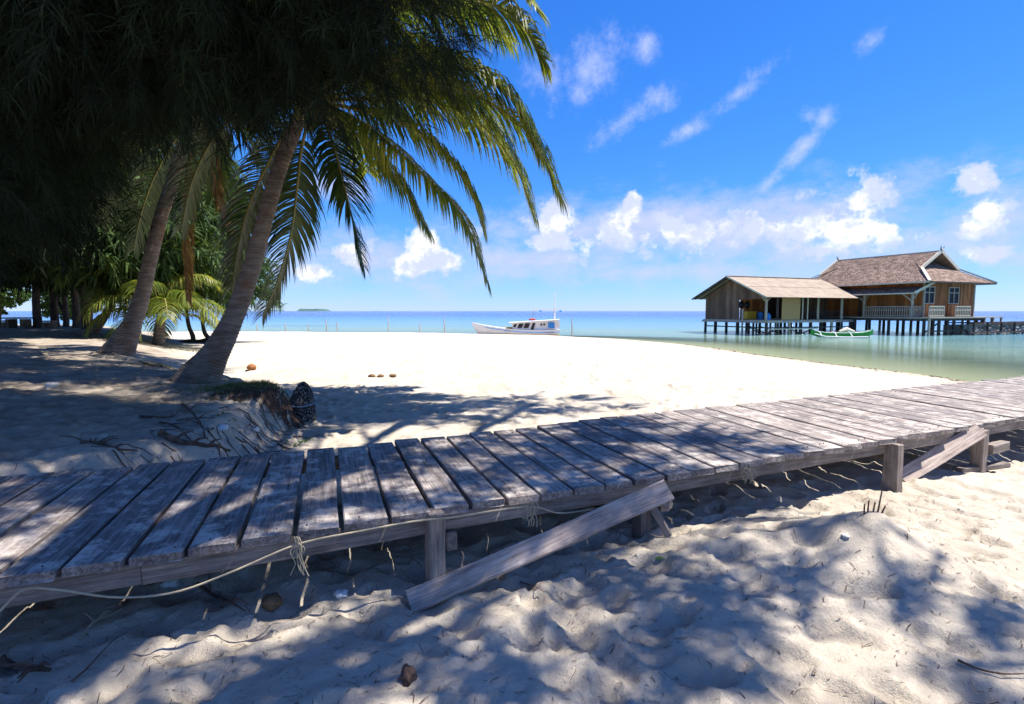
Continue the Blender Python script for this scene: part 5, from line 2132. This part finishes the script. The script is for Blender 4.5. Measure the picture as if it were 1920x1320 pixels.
    ring = [g + Vector((math.cos(a) * .172, math.sin(a) * .168, .14 + .03 * math.sin(a))) for a in np.linspace(0, 2 * math.pi, 24)]
    mb.tube(ring, .009, 5)
    mb.tube(catmull([g + Vector((-.22, -.1, .15)), g + Vector((-.3, -.14, .07)), g + Vector((-.42, -.14, .03))], 8), .008, 5)
    mb.build('cord', M['blue_cord'], s)
    # coconut on the beach
    g = ground_at(472, 695)
    o = blob_mesh(g + UP * .075, .115, rng, M['husk_orange'], 'coconut', .85, 8, 12, .05)
    tag(o, 'orange brown coconut lying alone on the beach right of the nearest palm', 'coconut')
    for k, (px, lab) in enumerate(((697, 'left brown husk piece of three on the shaded beach'), (713, 'middle brown husk piece of three on the shaded beach'), (737, 'right brown husk piece of three on the shaded beach'))):
        g = ground_at(px, 707)
        o = blob_mesh(g + UP * .02, .085, rng, M['husk'], 'coconut_husk', .5, 5, 8, .3)
        tag(o, lab, 'husk', 'husk pieces on the beach')
    g = ground_at(765, 1272)
    o = blob_mesh(g + UP * .012, .036, rng, M['root'], 'pine_cone', .9, 7, 10, .4)
    tag(o, 'dark knobbly cone on the dappled sand at bottom centre', 'cone')
    g = ground_at(511, 1143)
    o = blob_mesh(g + UP * .03, .05, rng, M['husk'], 'coconut_husk', .8, 9, 14, .16)
    tag(o, 'dark husk on the sand in the shade below the left planks', 'husk')
    for px, py, r, lab in ((640, 1118, .038, 'white coral lump beside the near post in the shade'), (97, 727, .07, 'white coral lump alone on the shaded terrace'),
                           (415, 808, .07, 'white coral lump at the foot of the eroded bank'), (480, 812, .045, 'pale shell lying on the sand right of the bank'),
                           (322, 1096, .045, 'pale flat coral piece in the dark below the left planks'), (1585, 1012, .022, 'small grey shell left of the sand heap')):
        g = ground_at(px, py)
        o = blob_mesh(g + UP * r * .3, r, rng, M['shell'], 'coral_lump', .55, 7, 10, .38)
        tag(o, lab, 'coral')
    # green leaves on the ground
    for px, py, r, lab in ((1237, 1057, .035, 'single green leaf on the dappled sand below the fallen plank'), ):
        g = ground_at(px, py)
        mb = MB()
        mb.add([g + Vector((-r, 0, .012)), g + Vector((-.2 * r, -.6 * r, .02)), g + Vector((r, -.1 * r, .012)), g + Vector((.1 * r, .6 * r, .022)), g + Vector((0, 0, .014))],
               [(0, 1, 4), (1, 2, 4), (2, 3, 4), (3, 0, 4)])
        o = mb.build('fallen_leaf', M['leaf_green'], None, origin=g)
        tag(o, lab, 'leaf')
    for k, (px, py, n, lab) in enumerate(((558, 834, 26, 'small green creeper sprouting behind the boardwalk planks'), (432, 795, 18, 'green sprig at the foot of the grassy mound'),
                                          (575, 798, 8, 'tiny sprout on the sand below the stump'))):
        g = ground_at(px, py)
        mb = MB()
        for q in range(n):
            c = g + Vector((rng.gauss(0, .09), rng.gauss(0, .06), 0))
            c.z = hz(c.x, c.y) + rng.uniform(.01, .05)
            a = rng.uniform(0, 6.28)
            d = Vector((math.cos(a), math.sin(a), rng.uniform(-.2, .5))) * rng.uniform(.02, .04)
            e = Vector((-d.y, d.x, .3 * d.z)) * .45
            mb.add([c - d, c - e, c + d, c + e], [(0, 1, 2, 3)])
        o = mb.build('ground_creeper', M['leaf_green'], None, origin=g)
        tag(o, lab, 'plant')
    # fine needle litter
    rr = np.random.default_rng(9)
    n = 5200
    X = np.concatenate([rr.uniform(-3.2, 4.5, 4600), rr.uniform(-7, 3, 2600), rr.uniform(-4.5, -2.4, 1500)])
    Y = np.concatenate([rr.uniform(1.3, 4.3, 4600), rr.uniform(3.8, 9, 2600), rr.uniform(3.6, 6.5, 1500)])
    mb = MB()
    for x, y in zip(X, Y):
        a = rng.uniform(0, 6.28)
        L = rng.uniform(.008, .035) if rng.random() < .8 else rng.uniform(.04, .09)
        d = Vector((math.cos(a), math.sin(a), 0)) * L
        w = Vector((-d.y, d.x, 0)).normalized() * rng.uniform(.0008, .0022)
        p = Vector((x, y, hz(x, y) + .004))
        e = p + d
        e.z = hz(e.x, e.y) + .004 + rng.uniform(0, .006)
        m_ = (p + e) / 2 + Vector((d.y, -d.x, 0)) * rng.uniform(-.2, .2)
        m_.z = max(m_.z, hz(m_.x, m_.y) + .006)
        mb.add([p - w, p + w, m_ + w, m_ - w, e], [(0, 1, 2, 3), (3, 2, 4)])
    o = mb.build('needle_litter', M['root'], None, origin=(0, 3, 0))
    tag(o, 'scattered dry needles and bits of twig on the sand', 'litter', None, 'stuff')
    # seaweed line along the water
    mb = MB()
    for k in range(260):
        t = rng.random()
        y = 13 + t * 16
        x = np.interp(y, [12, 16, 19, 23, 30], [13.6, 13.2, 12.8, 12, 11]) - rng.gauss(1.3, .35)
        p = Vector((x, y, hz(x, y) + .01))
        a = rng.uniform(0, 6.28)
        d = Vector((math.cos(a), math.sin(a), 0)) * rng.uniform(.02, .10)
        w = Vector((-d.y, d.x, 0)) * rng.uniform(.15, .5)
        mb.add([p - d, p - w + UP * .02, p + d, p + w + UP * .015], [(0, 1, 2, 3)])
    o = mb.build('seaweed_line', M['root'], None, origin=(12, 20, -.3))
    tag(o, 'broken line of brown seaweed along the right shoreline', 'seaweed', None, 'stuff')


M['blue_cord'] = mat_plain('blue_grey_cord', (0.16, 0.24, 0.32), (0.24, 0.34, 0.42), 20, 0.8)
M['husk_orange'] = mat_plain('coconut_skin', (0.20, 0.075, 0.022), (0.32, 0.14, 0.045), 9, 0.7)
build_litter()


# ---------------------------------------------------------------- cable and cords on the boardwalk
def build_cords():
    rng = random.Random(6)
    pts = [(-60, 1190, 2.02), (0, 1145, 2.05), (45, 1106, 2.10), (110, 1106, 2.14), (220, 1120, 2.2), (330, 1110, 2.3), (440, 1070, 2.4), (560, 1020, 2.5), (680, 995, 2.62),
           (780, 977, 2.72), (850, 970, 2.80), (930, 957, 2.90), (1000, 950, 2.99), (1050, 962, 3.08), (1110, 955, 3.22)]
    mb = MB()
    mb.tube(catmull([at(x, y, Y) for x, y, Y in pts], 70), .005, 6)
    o = mb.build('cable', M['rope'], None, origin=at(*pts[0]))
    tag(o, 'pale yellow cable slung along the near side of the boardwalk', 'cable')
    for k, (px, py, Y, L, lab) in enumerate(((558, 1005, 2.5, .19, 'frayed grey cord knotted to the boardwalk edge at left'), (998, 938, 2.98, .15, 'frayed cord tied at the boardwalk edge above the fallen plank'),
                                             (1408, 872, 3.78, .13, 'tangled loop of cord hanging below the sunlit planks'))):
        c = at(px, py, Y)
        mb = MB()
        for s in range(5):
            p = [c + Vector((rng.uniform(-.015, .015), -.01, 0))]
            for q in range(6):
                p.append(p[-1] + Vector((rng.uniform(-.014, .018), rng.uniform(-.008, .008), -L / 6)))
            mb.tube(catmull(p, 14), .0028, 4)
        for s in range(2 if k < 2 else 6):
            cc = c + Vector((rng.uniform(-.05, .02), -.015, -.03 - rng.uniform(0, .05)))
            r = rng.uniform(.018, .04)
            mb.tube([cc + Vector((math.cos(a) * r, rng.uniform(-.004, .004), math.sin(a) * r)) for a in np.linspace(0, 6.28, 12)], .0025, 4)
        o = mb.build('tied_cord', M['rope'], None, origin=c)
        tag(o, lab, 'cord')


build_cords()
